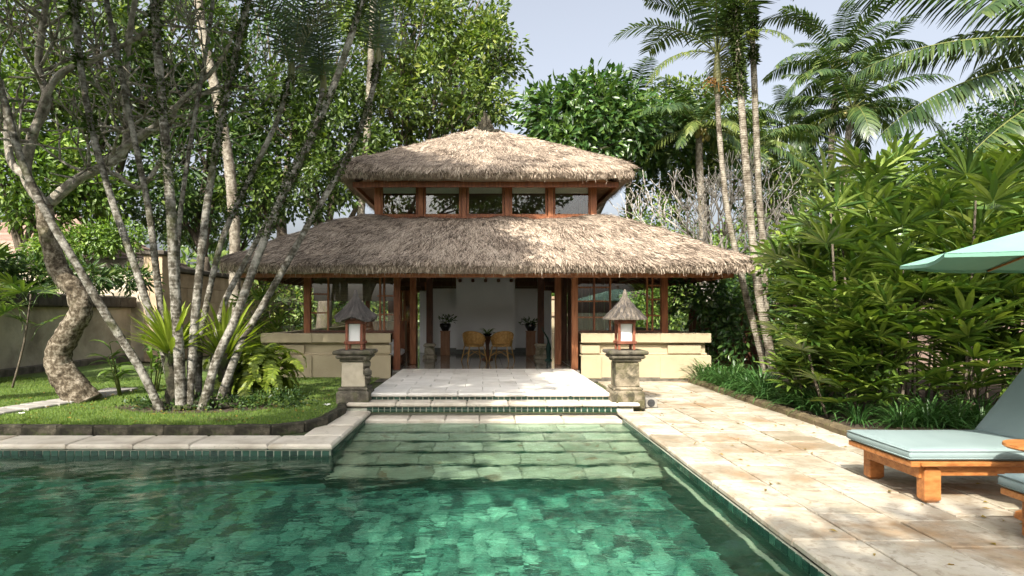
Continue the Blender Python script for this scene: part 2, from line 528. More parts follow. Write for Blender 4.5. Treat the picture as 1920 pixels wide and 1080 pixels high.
def ring_bark(name, dark, mid, pale, ringscale, blotch, moss_amt, rw=.12):
    m, nt, out = new_mat(name)
    b = N(nt, 'ShaderNodeBsdfPrincipled', Roughness=.92)
    b.inputs['Specular IOR Level'].default_value = .15
    co = coords(nt)
    wv = N(nt, 'ShaderNodeTexWave', Scale=ringscale, Distortion=2.2, Detail=3.0)
    wv.bands_direction = 'Z'
    wv.inputs['Detail Scale'].default_value = 2.5
    nt.links.new(co, wv.inputs['Vector'])
    n1 = noise(nt, blotch, 6, .65, co)
    n2 = noise(nt, blotch * .28, 4, .6, co)
    f = math_n(nt, 'ADD', math_n(nt, 'MULTIPLY', wv.outputs[1], rw), math_n(nt, 'MULTIPLY', n1, 2.0))
    f = math_n(nt, 'SUBTRACT', math_n(nt, 'ADD', f, math_n(nt, 'MULTIPLY', n2, 1.1)), 1.12)
    c = ramp(nt, f, [(.05, dark), (.36, mid), (.68, pale), (.95, tuple(min(.7, x * 1.35) for x in pale))])
    mr = N(nt, 'ShaderNodeMapRange'); mr.inputs[1].default_value = .54; mr.inputs[2].default_value = .68; mr.inputs[4].default_value = moss_amt
    nt.links.new(noise(nt, 1.7, 5, .65, co), mr.inputs[0])
    c = mixc(nt, mr.outputs[0], c, (.055, .062, .022))
    nt.links.new(c, b.inputs['Base Color'])
    bp = N(nt, 'ShaderNodeBump', Strength=.9, Distance=.02)
    nt.links.new(f, bp.inputs['Height'])
    nt.links.new(bp.outputs[0], b.inputs['Normal'])
    nt.links.new(b.outputs[0], out.inputs[0])
    return m


M['bark_lichen'] = ring_bark('lichen_palm_bark', (.028, .024, .017), (.095, .085, .066), (.28, .265, .23), 6.0, 11, .7, .10)
M['bark_ring'] = ring_bark('ringed_palm_bark', (.04, .031, .021), (.125, .105, .078), (.25, .225, .18), 6.5, 8, .5, .18)
M['bark'] = ring_bark('rough_grey_bark', (.03, .023, .015), (.10, .08, .054), (.27, .235, .18), 2.0, 17, .6, .0)
M['bark_twig'] = ring_bark('grey_branch_bark', (.09, .08, .062), (.23, .205, .165), (.42, .39, .33), 2.0, 9, .3, .0)
M['stone_dark'] = pmat('dark_weathered_stone', [(0.1, (.035, .032, .024)), (.5, (.10, .088, .066)), (.9, (.22, .195, .15))], 7, .95, .9, 20, .03, stains_and_caustics=[(3, .5, .62, (.07, .075, .025), .7)])
M['moss'] = leaf_mat('trunk_moss', [(0, (.02, .03, .01)), (.5, (.05, .08, .02)), (1, (.11, .15, .035))], .8, .15, .1)
M['leaf_deep'] = leaf_mat('deep_green_leaf', [(0, (.018, .045, .012)), (.4, (.04, .085, .02)), (.75, (.09, .15, .033)), (1, (.19, .235, .055))])
M['leaf_mid'] = leaf_mat('mid_green_leaf', [(0, (.025, .05, .011)), (.4, (.07, .12, .023)), (.75, (.145, .205, .038)), (1, (.27, .29, .065))])
M['leaf_light'] = leaf_mat('light_green_leaf', [(0, (.045, .095, .016)), (.4, (.10, .18, .03)), (.8, (.18, .27, .045)), (1, (.28, .33, .07))])
M['leaf_big'] = leaf_mat('broad_glossy_leaf', [(0, (.018, .05, .014)), (.5, (.045, .105, .025)), (1, (.12, .19, .04))], .32, .25, .6)
M['leaf_dry'] = leaf_mat('yellowing_leaf', [(0, (.16, .12, .03)), (.5, (.26, .19, .045)), (1, (.36, .22, .05))], .6, .3, .2)
M['frond'] = leaf_mat('palm_frond_leaflet', [(0, (.014, .034, .011)), (.5, (.042, .08, .021)), (1, (.12, .155, .042))], .38, .22, .45)
M['frond_yellow'] = leaf_mat('yellow_green_frond', [(0, (.05, .085, .018)), (.5, (.11, .15, .035)), (1, (.21, .23, .06))], .42, .3, .4)
M['frond_grey'] = leaf_mat('grey_green_frond', [(0, (.03, .055, .03)), (.5, (.06, .095, .05)), (1, (.11, .15, .075))], .4, .2, .5)
M['stalk'] = pmat('green_stalk', [(0.1, (.07, .09, .02)), (.9, (.17, .18, .055))], 6, .6, .1)
M['crownshaft'] = pmat('green_crownshaft', [(0.1, (.08, .10, .035)), (.9, (.19, .17, .07))], 4, .5, .2, 20, .005, stretch=(2, 2, .5))
M['fan'] = leaf_mat('fan_palm_leaf', [(0, (.022, .055, .011)), (.45, (.06, .118, .02)), (.8, (.135, .195, .034)), (1, (.23, .275, .06))], .28, .2, .7)
M['fern'] = leaf_mat('nest_fern_leaf', [(0, (.11, .17, .018)), (.5, (.22, .29, .035)), (1, (.36, .40, .07))], .4, .35, .4)
M['grass'] = leaf_mat('grass_blade', [(0, (.06, .115, .02)), (.5, (.12, .195, .034)), (1, (.22, .28, .06))], .6, .3, .2)
M['lily'] = leaf_mat('lilyturf_blade', [(0, (.022, .07, .016)), (.5, (.05, .125, .03)), (1, (.12, .2, .06))], .4, .25, .45)
M['flower'] = pmat('white_petal', [(0.1, (.75, .74, .68)), (.9, (.85, .84, .8))], 4, .6, 0)
M['orange'] = pmat('orange_fruit_stalk', [(0.1, (.20, .09, .02)), (.9, (.36, .19, .05))], 6, .7, .3)
M['coconut'] = pmat('yellow_green_coconut', [(0.1, (.16, .15, .04)), (.9, (.30, .25, .07))], 6, .5, .1)
M['glass'] = glass_mat('window_glass', (.92, .94, .93), ior=1.5, boost=1.5)
m, nt, out = new_mat('pool_water')
gl = N(nt, 'ShaderNodeBsdfGlass', IOR=1.33, Roughness=0.0)
gl.inputs[0].default_value = (.80, .96, .90, 1)
bp = N(nt, 'ShaderNodeBump', Strength=1.0, Distance=.006)
nt.links.new(noise(nt, 9, 3.0, .5, coords(nt, (.7, 1.5, 1)), .5), bp.inputs['Height'])
nt.links.new(bp.outputs[0], gl.inputs['Normal'])
nt.links.new(gl.outputs[0], out.inputs[0])
M['water'] = m

# ------------------------------------------------------------------ the setting: ground, pool, deck
WATER_Z, FLOOR_Z = -0.13, -1.23
PXL, PXR = -1.735, 2.06            # the pool arm in front of the steps
YB, YC = 6.98, 9.05                # the pool's edge along the lawn, the end of the arm
GZ = -0.9


def rects(mb, rs, z):
    for (x0, y0, x1, y1) in rs:
        mb.poly([(x0, y0, z), (x1, y0, z), (x1, y1, z), (x0, y1, z)])


g = MB()
rects(g, [(-900, -900, 900, -6), (-900, -6, -16, 9.3), (2.2, -6, 900, 9.3), (-900, 9.3, 900, 2200)], -0.03)
g.poly([(-16, 7.1, -.03), (-1.9, 7.1, -.03), (-1.9, 9.3, -.03), (-16, 9.3, -.03)])
tag(g.make('ground', M['ground']), kind='structure')

# pool basin: floor, walls
pool = MB()
rects(pool, [(-16, -6, 2.06, YB), (PXL, YB, PXR, YC)], FLOOR_Z - .012)
pool_o = pool.make('swimming_pool', M['grout_dark'])
tag(pool_o, kind='structure')
wl = MB()
wl.box((-8.87, YB + .08, -.72), (14.25, .16, 1.22))                       # along the lawn
wl.box((PXL - .08, (YB + YC) / 2 + .09, -.72), (.16, YC - YB - .14, 1.22))
wl.box((PXR + .08, 1.6, -.72), (.16, 15.2, 1.22))
wl.box((-7, -6.1, -.72), (18, .16, 1.22))
wl.make('pool_wall', M['pool_wall'], pool_o)
lg = MB()
lg.box((PXR - .045, 0, -.82), (.09, 13.4, .86), ch=.008)
lg.make('underwater_ledge', M['pool_wall'], pool_o)
lt = MB()
lt.box((PXR - .075, 0, -.385), (.045, 13.4, .02), ch=.006)
lt.make('ledge_nosing', M['sunk'], pool_o)

gs = MB()
gs.box((-8.87, YB - .001, -.125), (14.26, .012, .112))
gs.box((PXL + .001, (YB + YC) / 2, -.125), (.012, YC - YB - .02, .112))
gs.box((PXR - .001, 1.6, -.125), (.012, 14.8, .112))
gs.make('tile_grout', M['grout'], pool_o)
# waterline tiles, one object each, shared meshes
tm = MB().box((0, 0, 0), (.077, .02, .094), ch=.004).mesh('waterline_tile', M['tile'])
for i in range(58):
    x = PXL - .05 - i * .0905
    link('waterline_tile', tm, None, pool_o, (x, YB - .008, -.125))
for i in range(22):
    o = link('waterline_tile', tm, None, pool_o, (PXL + .008, YB + .05 + i * .0905, -.125)); o.rotation_euler.z = R(90)
for i in range(66):
    o = link('waterline_tile', tm, None, pool_o, (PXR - .008, YC - .1 - i * .0905, -.125)); o.rotation_euler.z = R(90)

# pool floor: small stone tiles, 300 nearest to be picked apart, the rest one mesh
cells = []
T = .135
for iy in range(int(6.0 / T)):
    for ix in range(int(11.2 / T)):
        x, y = PXR - .17 - ix * T, 6.70 - iy * T
        if y > YB - .05 and x < PXL + .06: continue
        px = PX + F * x / y if y > .5 else 9e9
        py = PY + F * (EYE - FLOOR_Z - .55) / y if y > .5 else 9e9
        cells.append((x, y, 0 if (-40 < px < 1960 and py < 1120) else 1, py))
vis = sorted([c for c in cells if c[2] == 0 and c[3] > 940], key=lambda c: abs(c[0] + .4) * .6 + c[1])
near = set((c[0], c[1]) for c in vis[:300])
ft = MB().box((0, 0, 0), (T - .008, T - .008, .02), ch=.003).mesh('floor_tile', M['pool_tile'])
rest = MB()
for c in cells:
    tz = FLOOR_Z + random.uniform(-.004, .004)
    if (c[0], c[1]) in near:
        o = link('floor_tile', ft, None, pool_o, (c[0] + random.gauss(0, .004), c[1] + random.gauss(0, .004), tz)); o.rotation_euler.z = random.gauss(0, .035)
    else:
        rest.box((c[0] + random.gauss(0, .004), c[1] + random.gauss(0, .004), tz), (T - .008, T - .008, .018), rz=random.gauss(0, .035))
ro = rest.make('tile_field', M['pool_tile'], pool_o)
ro['kind'] = 'stuff'

# sunken steps: stone slabs side by side
steps = empty('pool_steps', (0, 8, 0))
tag(steps, kind='structure')
stp = [(8.99, 8.49, -.205), (8.51, 8.08, -.36), (8.10, 7.64, -.51), (7.66, 7.19, -.66), (7.21, 6.76, -.81)]
for k, (y1, y0, z) in enumerate(stp):
    MB().box(((PXL + PXR) / 2, (y1 + y0) / 2 + .1, (z - .05 + FLOOR_Z) / 2 - .02), (PXR - PXL - .02 - .001 * k, y1 - y0 + .16, z - .05 - FLOOR_Z + .04)).make('riser', M['pool_wall'], steps, True)
    x = PXL + .012
    while x < PXR - .1:
        L = min(random.uniform(.45, .72), PXR - .012 - x)
        if PXR - .012 - (x + L) < .2: L = PXR - .012 - x
        MB().box((x + L / 2, (y1 + y0) / 2, z - .025), (L - .008, y1 - y0, .05), ch=.012).make('step_slab', M['sunk'], steps, True)
        x += L

# entrance steps with tiled risers and the white terrace in front of the pavilion
PXA, PXB = -1.80, 2.02
terr = empty('entrance_terrace', (.1, 11, 0))
tag(terr, kind='structure')
tb = MB()
tb.box(((PXA + PXB) / 2, 11.65, .07), (PXB - PXA - .03, 3.9, .22))
tb.box((.11, 9.52, -.05), (4.4, .22, .20))
tb.box((.11, 9.16, -.20), (4.2, .26, .10))
tb.make('terrace_core', M['grout'], terr, True)
rt = MB().box((0, 0, 0), (.0755, .014, .045), ch=.003).mesh('riser_tile', M['tile'])
for row, (yy, zz, xa, xb) in enumerate(((9.695, .116, PXA + .03, PXB - .03), (9.402, .0, PXA + .02, PXB + .04))):
    n = int((xb - xa) / .0905)
    for i in range(n):
        for q in (-.0265, .0265):
            link('riser_tile', rt, None, terr, Vector((xa + (i + .5) * (xb - xa) / n, yy, zz + q)) - terr.location)


def slab_row(name, x0, x1, y0, y1, z, th, mat, parent, lo=.5, hi=.8, ch=.02):
    x = x0
    while x < x1 - .02:
        L = random.uniform(lo, hi)
        if x1 - (x + L) < lo * .6: L = x1 - x
        MB().box((x + L / 2, (y0 + y1) / 2, z - th / 2), (L - .007, y1 - y0, th), ch=ch).make(name, mat, parent, True)
        x += L


slab_row('nosing_slab', PXA - .02, PXB + .02, 9.64, 10.0, .226, .062, M['terrace'], terr)
slab_row('nosing_slab', -2.08, 2.40, 9.35, 9.69, .114, .066, M['coping'], terr)
slab_row('nosing_slab', PXL + .01, PXR - .01, 8.98, 9.41, -.075, .075, M['coping'], terr)
y = 10.006
r_ = 0
while y < 13.4:
    h = .42
    x = PXA - (.3 if r_ % 2 else 0)
    while x < PXB - .02:
        x0, x1 = max(x, PXA), min(x + .6, PXB)
        if x1 - x0 > .05:
            MB().box(((x0 + x1) / 2, y + h / 2, .2), (x1 - x0 - .006, h - .006, .05), ch=.006).make('terrace_slab', M['terrace'], terr, True)
        x += .6
    y += h
    r_ += 1

# pool coping
cop = empty('pool_coping', (0, 8, 0))
tag(cop, kind='structure')
x = PXL + .03
first = True
while x > -10.5:
    L = random.uniform(.62, .95)
    MB().box((x - L / 2, YB + .225, -.035), (L - .007, .53, .07), ch=.022).make('coping_slab', M['coping'], cop, True)
    x -= L
y = YB + .495
while y < 9.3:
    L = random.uniform(.55, .75)
    if 9.34 - (y + L) < .3: L = 9.34 - y
    MB().box((PXL - .215, y + L / 2, -.035), (.49, L - .007, .07), ch=.022).make('coping_slab', M['coping'], cop, True)
    y += L

# paved deck: columns of sawn stone along the pool
deck = empty('paved_deck', (4, 6, 0))
tag(deck, kind='structure')
db = MB()
db.box((6.6, 3.7, -.07), (9.0, 19.4, .05))
db.box((3.46, 12.93, -.075), (2.7, .9, .05))
db.make('deck_bed', M['paving_joint'], deck, True)
cols = [(2.045, 2.49)]
x = 2.497
while x < 8.2:
    wd = random.choice((.40, .44, .48, .40))
    cols.append((x, x + wd))
    x += wd + .019
npv = 0
for ci, (x0, x1) in enumerate(cols):
    y = 1.6 - random.uniform(0, .5)
    yend = 13.35 if x0 < 4.4 else 7.4
    if ci == 0: yend = 9.32
    while y < yend - .02:
        L = random.choice((.5, .62, .7, .8, .56)) if ci else random.uniform(.6, .8)
        if yend - (y + L) < .3: L = yend - y
        xa = max(x0, 2.415) if y > 9.28 else x0
        if x1 - xa > .1 and y + L > 2.4:
            tz = random.uniform(-.006, .004)
            MB().box(((xa + x1) / 2, y + L / 2, -.03 + tz), (x1 - xa, L - .024, .06), ch=.006 if ci else .016).make('paving_stone', M['paving'], deck, True)
            npv += 1
        y += L
    if ci == 0:
        y = 9.33

# water: one rippled sheet that mirrors, bends and lets the sun through
def ripple(x, y):
    a = .0020 * np.sin(3.1 * x + 7.3 * y + 1.3 * np.sin(1.7 * x - .6 * y)) + .0021 * np.sin(-5.2 * x + 9.1 * y + 1.6 * np.sin(2.3 * y + .9 * x) + 2)
    a += .0018 * np.sin(11.3 * x + 8.2 * y + 1.8 * np.sin(3.1 * x + 1.1 * y) + 4) + .0016 * np.sin(-9.1 * x + 15.2 * y + 1.5 * np.sin(4.1 * y - 2 * x))
    a += .0010 * np.sin(21 * x + 13 * y + 2 * np.sin(5 * x - 3 * y)) + .0011 * np.sin(-17 * x + 25 * y + 2 * np.sin(6 * y + 2 * x))
    return a


WV, WQ, off = [], [], 0
for (x0, y0, x1, y1, st) in ((-15.9, -6, -7.0, YB, .25), (-7.0, -6, PXR, 1.5, .12), (-7.0, 1.5, PXR, YB, .045), (PXL, YB, PXR, 9.0, .045)):
    nx, ny = int(round((x1 - x0) / st)), int(round((y1 - y0) / st))
    gx, gy = np.meshgrid(np.linspace(x0, x1, nx + 1), np.linspace(y0, y1, ny + 1), indexing='ij')
    WV.append(np.stack([gx, gy, WATER_Z + ripple(gx, gy)], -1).reshape(-1, 3))
    ii, jj = np.meshgrid(np.arange(nx), np.arange(ny), indexing='ij')
    b = (ii * (ny + 1) + jj).ravel() + off
    WQ.append(np.stack([b, b + ny + 1, b + ny + 2, b + 1], 1))
    off += (nx + 1) * (ny + 1)
wo_ = link('water', np_mesh('water', np.concatenate(WV), [np.concatenate(WQ)], True, [M['water']]))
tag(wo_, kind='structure')
wo_.cycles.is_caustics_caster = True
sun.cycles.is_caustics_light = True
for o in COL.objects:
    r = o
    while r.parent: r = r.parent
    if r.name in ('swimming_pool', 'pool_steps'): o.cycles.is_caustics_receiver = True

# ------------------------------------------------------------------ left garden: kerb, lawn, path
LZ = .085
lawn_poly = [(-12.2, 7.66), (-2.55, 7.66), (-2.2, 8.1), (-2.16, 9.2), (-2.4, 10.2), (-2.5, 13.4), (-6.0, 14.2), (-10.4, 17), (-12.2, 17)]
lm = MB()
lm.poly([(px_, py_, LZ) for px_, py_ in lawn_poly])
lm.poly([(-12.2, 7.66, LZ - .002), (-12.2, 17, LZ - .002), (-16, 17, LZ - .002), (-16, 7.66, LZ - .002)])
tag(lm.make('lawn', M['lawn']), kind='structure')
# kerb of mossy stones round the lawn
kerb = empty('lawn_kerb', (-5, 7.6, 0))
tag(kerb, kind='structure')
kp = [(-12.2, 7.6), (-2.62, 7.6), (-2.3, 7.82), (-2.12, 8.2), (-2.1, 9.1), (-2.16, 9.45)]
for i in range(len(kp) - 1):
    a, b = Vector((*kp[i], 0)), Vector((*kp[i + 1], 0))
    d = b - a
    n = max(1, int(d.length / .42))
    for k in range(n):
        c = a + d * ((k + .5) / n)
        m_ = MB()
        m_.box((0, 0, .03), (d.length / n + .004, .12 + random.uniform(-.02, .02), .14 + random.uniform(-.015, .02)), ch=.02)
        o = m_.make('kerb_stone', M['moss_kerb'], kerb)
        o.location = c - kerb.location
        o.rotation_euler = (random.uniform(-.04, .04), random.uniform(-.02, .02), math.atan2(d.y, d.x) + random.uniform(-.02, .02))
# stepping path
path = empty('stepping_path', (-8, 9, 0))
tag(path, kind='structure')
pa = [at(-60, 790, 8.2), at(60, 768, 9.1), at(130, 752, 9.7), at(190, 740, 10.4), at(230, 728, 11.2)]
for i in range(len(pa) - 1):
    for k in range(3):
        c = pa[i].lerp(pa[i + 1], (k + .5) / 3)
        d = pa[i + 1] - pa[i]
        o = MB().box((0, 0, 0), (d.length / 3 - .03, .5 + random.uniform(-.06, .06), .05), ch=.012).make('path_slab', M['path'], path)
        o.location = Vector((c.x, c.y, LZ + .012)) - path.location
        o.rotation_euler.z = math.atan2(d.y, d.x) + random.uniform(-.06, .06)

# bed on the right with its edging stones
bed = MB()
bed.poly([(4.55, 7.45, .045), (4.55, 13.3, .045), (4.8, 30, .045), (20, 30, .045), (20, 7.45, .045)])
tag(bed.make('planting_bed', M['soil']), kind='structure')
edg = empty('bed_edging', (4.5, 9, 0))
tag(edg, kind='structure')
y = 13.1
while y > 7.4:
    L = random.uniform(.28, .5)
    o = MB().box((0, 0, .02), (.17 + random.uniform(-.03, .03), L, .13 + random.uniform(-.02, .03)), ch=.03).make('edging_stone', M['kerb_tan'], edg)
    o.location = Vector((4.47 + random.uniform(-.02, .02), y - L / 2, 0)) - edg.location
    o.rotation_euler = (random.uniform(-.03, .03), random.uniform(-.05, .05), random.uniform(-.05, .05))
    y -= L + .012
x = 4.6
while x < 9:
    L = random.uniform(.35, .55)
    o = MB().box((0, 0, .02), (L, .17, .12 + random.uniform(-.02, .02)), ch=.03).make('edging_stone', M['kerb_tan'], edg)
    o.location = Vector((x + L / 2, 7.46, 0)) - edg.location
    o.rotation_euler.z = random.uniform(-.04, .04)
    x += L + .012

# ------------------------------------------------------------------ pavilion
BX, BY = .07, 17.3
FZ = .215                                      # floor level
pav = empty('thatched_pavilion', (BX, BY, 0))
tag(pav, 'open poolside pavilion with two tiers of thatched roof and a row of upper windows', 'pavilion')


def W(mb, name, mat, parent=None, bevel=0.0):
    return mb.make(name, mat, parent or pav, True, bevel)


# floor of polished slabs
fb = MB()
fb.box((BX, 17.45, .05), (9.0, 8.0, .24))
W(fb, 'floor_base', M['plinth'])
y = 13.46
while y < 21.4:
    x = BX - 4.4
    while x < BX + 4.4:
        W(MB().box((x + .4, y + .4, FZ - .02), (.796, .796, .04), ch=.003), 'floor_slab', M['floor'])
        x += .8
    y += .8


def ring_pts(hx, hy, z, nx, ny, rad, cx=BX, cy=BY):
    """points round a rectangle with rounded corners, nx / ny along each side, starting at the front left"""
    out = []
    def corner(px_, py_, k):
        dx, dy = abs(px_) - (hx - rad), abs(py_) - (hy - rad)
        if rad > 0 and dx > 0 and dy > 0:
            l = math.hypot(dx, dy)
            if l > rad:
                s = rad / l
                px_ = math.copysign(hx - rad + dx * s, px_)
                py_ = math.copysign(hy - rad + dy * s, py_)
        out.append((cx + px_, cy + py_, z))
    for i in range(nx): corner(-hx + 2 * hx * i / nx, -hy, 0)
    for i in range(ny): corner(hx, -hy + 2 * hy * i / ny, 0)
    for i in range(nx): corner(hx - 2 * hx * i / nx, hy, 0)
    for i in range(ny): corner(-hx, hy - 2 * hy * i / ny, 0)
    return out


def thatch_roof(name, prof, top, nx, ny, slope_from, seed, straws, straw_len, corner_lift=.11):
    """prof: (hx, hy, z, corner radius) rings from the underside out and up; slope_from: the ring where the outer face begins"""
    V = []
    for k, (hx, hy, z, rad) in enumerate(prof):
        ring = ring_pts(hx, hy, z, nx, ny, rad)
        for (x, y, z_) in ring:
            q = Vector((x * 1.1, y * 1.1, z_ * 1.1 + seed))
            a = .035 if k >= slope_from else (.02 if k >= 1 else 0)
            nz = mnoise.noise(q) * a * 1.6 + mnoise.noise(q * 3.1) * a
            cx_, cy_ = abs(x - BX) / max(hx, .01), abs(y - BY) / max(hy, .01)
            lift = corner_lift * max(0, min(cx_, cy_) - .8) / .2 if k >= 1 else 0
            V.append((x, y, z_ + nz + lift))
    n = 2 * (nx + ny)
    nr = len(prof)
    Q = []
    for k in range(nr - 1):
        for i in range(n):
            Q.append((k * n + i, k * n + (i + 1) % n, (k + 1) * n + (i + 1) % n, (k + 1) * n + i))
    V = np.array(V)
    Q = np.array(Q)
    T_ = []
    if top is not None:
        V = np.vstack([V, [top]])
        b = (nr - 1) * n
        T_ = np.array([(b + i, b + (i + 1) % n, len(V) - 1) for i in range(n)])
    mi = np.zeros(len(Q) + len(T_), dtype=np.int32)
    mi[:n] = 1
    me = np_mesh(name, V, [Q, T_] if len(T_) else [Q], True, [M['thatch'], M['wood_dark']], mi)
    ro = link(name, me, None, pav, -pav.location)
    # straws lying down the slope
    q = Q[slope_from * n - n:]                    # from the eave edge upwards
    A, B_, C_, D = V[q[:, 0]], V[q[:, 1]], V[q[:, 2]], V[q[:, 3]]
    nrm = np.cross(B_ - A, D - A)
    area = np.linalg.norm(nrm, axis=1) + 1e-9
    nrm /= area[:, None]
    cen = (A + C_) / 2
    front = np.where(cen[:, 1] < BY - .3, 1.0, .12)
    wgt = area * front
    pick = rng.choice(len(q), size=straws, p=wgt / wgt.sum())
    u, v = rng.random((2, straws, 1))
    P = (A[pick] * (1 - u) + B_[pick] * u) * (1 - v) + (D[pick] * (1 - u) + C_[pick] * u) * v
    down = (A[pick] + B_[pick]) - (C_[pick] + D[pick])
    down /= np.linalg.norm(down, axis=1)[:, None] + 1e-9
    n_ = nrm[pick]
    if (n_[:, 2].mean() < 0): n_ = -n_
    side = np.cross(down, n_)
    jit = rng.normal(0, .30, (straws, 1))
    d = down + side * jit + n_ * rng.normal(-.03, .08, (straws, 1))
    d /= np.linalg.norm(d, axis=1)[:, None]
    s = np.cross(d, n_)
    s /= np.linalg.norm(s, axis=1)[:, None] + 1e-9
    L = rng.uniform(.5, 1.2, (straws, 1)) * straw_len
    wd = rng.uniform(.003, .010, (straws, 1))
    P = P + n_ * rng.uniform(.004, .04, (straws, 1))
    # tips sag so that no straw stands far out in front of the eave
    tip = P + d * L
    Vs = np.stack([P - s * wd, P + s * wd, tip + s * wd * .35 , tip - s * wd * .35], 1).reshape(-1, 3)
    Fq = np.arange(straws * 4).reshape(-1, 4)
    so = link('straw', np_mesh('straw', Vs, Fq, False, [M['straw']]), None, ro, (0, 0, 0))
    so['kind'] = 'stuff'
    # ragged fringe along the eave
    nf = 15000
    per = prof[slope_from - 2]
    hx, hy, z, rad = per
    t = rng.random(nf)
    sidei = rng.choice(4, nf, p=[.52, .18, .12, .18])
    xs = np.select([sidei == 0, sidei == 1, sidei == 2, sidei == 3], [(-1 + 2 * t) * hx, np.full(nf, hx), (-1 + 2 * t) * hx, np.full(nf, -hx)])
    ys = np.select([sidei == 0, sidei == 1, sidei == 2, sidei == 3], [np.full(nf, -hy), (-1 + 2 * t) * hy, np.full(nf, hy), (-1 + 2 * t) * hy])
    dx, dy = np.abs(xs) - (hx - rad), np.abs(ys) - (hy - rad)
    l = np.hypot(dx, dy)
    fix = (dx > 0) & (dy > 0) & (l > rad)
    sc = np.where(fix, rad / np.maximum(l, 1e-6), 1)
    xs = np.where(fix, np.sign(xs) * (hx - rad + dx * sc), xs)
    ys = np.where(fix, np.sign(ys) * (hy - rad + dy * sc), ys)
    P = np.stack([BX + xs, BY + ys, z + rng.uniform(-.01, .14, nf)], 1)
    tang = np.where(((sidei == 0) | (sidei == 2))[:, None], np.array([[1, 0, 0]]), np.array([[0, 1, 0]]))
    outw = np.where(((sidei == 0) | (sidei == 2))[:, None], np.stack([0 * xs, np.sign(ys), 0 * xs], 1), np.stack([np.sign(xs), 0 * xs, 0 * xs], 1))
    P = P + outw * rng.uniform(-.12, .05, (nf, 1))
    L = rng.gamma(3, .013, (nf, 1)) + .035
    tip = P + np.array([[0, 0, -1]]) * L + tang * rng.normal(0, .025, (nf, 1)) + outw * rng.normal(.0, .02, (nf, 1))
    wd = rng.uniform(.003, .007, (nf, 1))
    Vs = np.stack([P - tang * wd, P + tang * wd, tip + tang * wd * .4, tip - tang * wd * .4], 1).reshape(-1, 3)
    fo = link('eave_fringe', np_mesh('eave_fringe', Vs, np.arange(nf * 4).reshape(-1, 4), False, [M['straw']]), None, ro, (0, 0, 0))
    fo['kind'] = 'stuff'
    return ro


lp = [(2.7, 2.7, 3.40, 0), (4.95, 4.95, 2.29, .2), (5.20, 5.20, 2.26, .22), (5.31, 5.31, 2.34, .25), (5.28, 5.28, 2.46, .25), (5.14, 5.14, 2.54, .25)]
for k in range(1, 12):
    f = k / 11
    h = 5.14 + (2.42 - 5.14) * f
    lp.append((h, h, 2.54 + (3.76 - 2.54) * f + .15 * math.sin(math.pi * f ** 1.7), .25 - .2 * f))
thatch_roof('lower_thatch_roof', lp, None, 60, 60, 5, 1.0, 120000, .23)
up = [(2.45, 2.45, 4.72, 0), (3.08, 3.08, 4.53, .1), (3.31, 3.29, 4.52, .12), (3.40, 3.36, 4.61, .14), (3.39, 3.35, 4.74, .14), (3.28, 3.24, 4.85, .14)]
for k in range(1, 12):
    f = k / 11
    hx = 3.28 + (.36 - 3.28) * f
    hy = 3.24 + (.08 - 3.24) * f
    up.append((hx, hy, 4.85 + (6.58 - 4.85) * f - .05 * math.sin(f * math.pi), min(.14, hy * .6)))
thatch_roof('upper_thatch_roof', up, (BX, BY, 6.6), 44, 44, 5, 9.0, 80000, .21)

# mossy ridge crest
cr = MB()
for i in range(60):
    x = BX + random.gauss(0, .13)
    cr.bar((x, BY + random.uniform(-.12, .12), 6.52), (x + random.uniform(-.05, .05), BY + random.uniform(-.14, .14), 6.66 + random.uniform(.05, .5) * math.exp(-((x - BX) / .17) ** 2)), random.uniform(.03, .09), .03)
for i in range(30):
    x = BX + random.uniform(-.5, .5)
    cr.box((x, BY + random.uniform(-.12, .12), 6.58), (random.uniform(.06, .16), .12, random.uniform(.04, .1)), rz=random.uniform(-.5, .5), ch=.02)
W(cr, 'ridge_crest', M['moss_kerb'])

# timber frame under the eaves
for (h, z, hh, nm) in ((4.95, 2.235, .08, 'eave_board'), (3.06, 4.455, .12, 'eave_board')):
    for sx, sy in ((0, -1), (0, 1), (-1, 0), (1, 0)):
        W(MB().box((BX + sx * h, BY + sy * h, z), ((.05, h * 2 - .06, hh) if sx else (h * 2 + .05, .05, hh))), nm, M['wood'])
# sloping soffit boards under the upper side eaves
for sx in (-1, 1):
    for k in range(6):
        y0 = BY - 3.0 + k * 1.0
        mb = MB()
        a = (BX + sx * 3.03, y0 + .5, 4.50)
        b = (BX + sx * 2.60, y0 + .5, 4.66)
        mb.bar(a, b, .985, .02, up=(0, 0, 1))
        W(mb, 'soffit_board', M['soffit'])
# rafters of the lower roof, seen from inside and under the side eaves
for s in (-1, 1):
    for k in range(17):
        u = -4.6 + k * .575
        top = max(abs(u), 2.62)
        za = 2.25 + (3.36 - 2.25) * (4.9 - top) / (4.9 - 2.7)
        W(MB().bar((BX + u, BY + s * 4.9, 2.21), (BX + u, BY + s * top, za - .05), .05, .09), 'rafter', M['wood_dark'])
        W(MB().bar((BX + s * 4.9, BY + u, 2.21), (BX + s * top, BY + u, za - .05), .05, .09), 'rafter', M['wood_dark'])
# inner ceiling above the room
for k in range(5):
    W(MB().box((BX, BY - 2.2 + k * 1.1, 3.5), (5.0, .1, .16)), 'beam', M['wood_dark'])

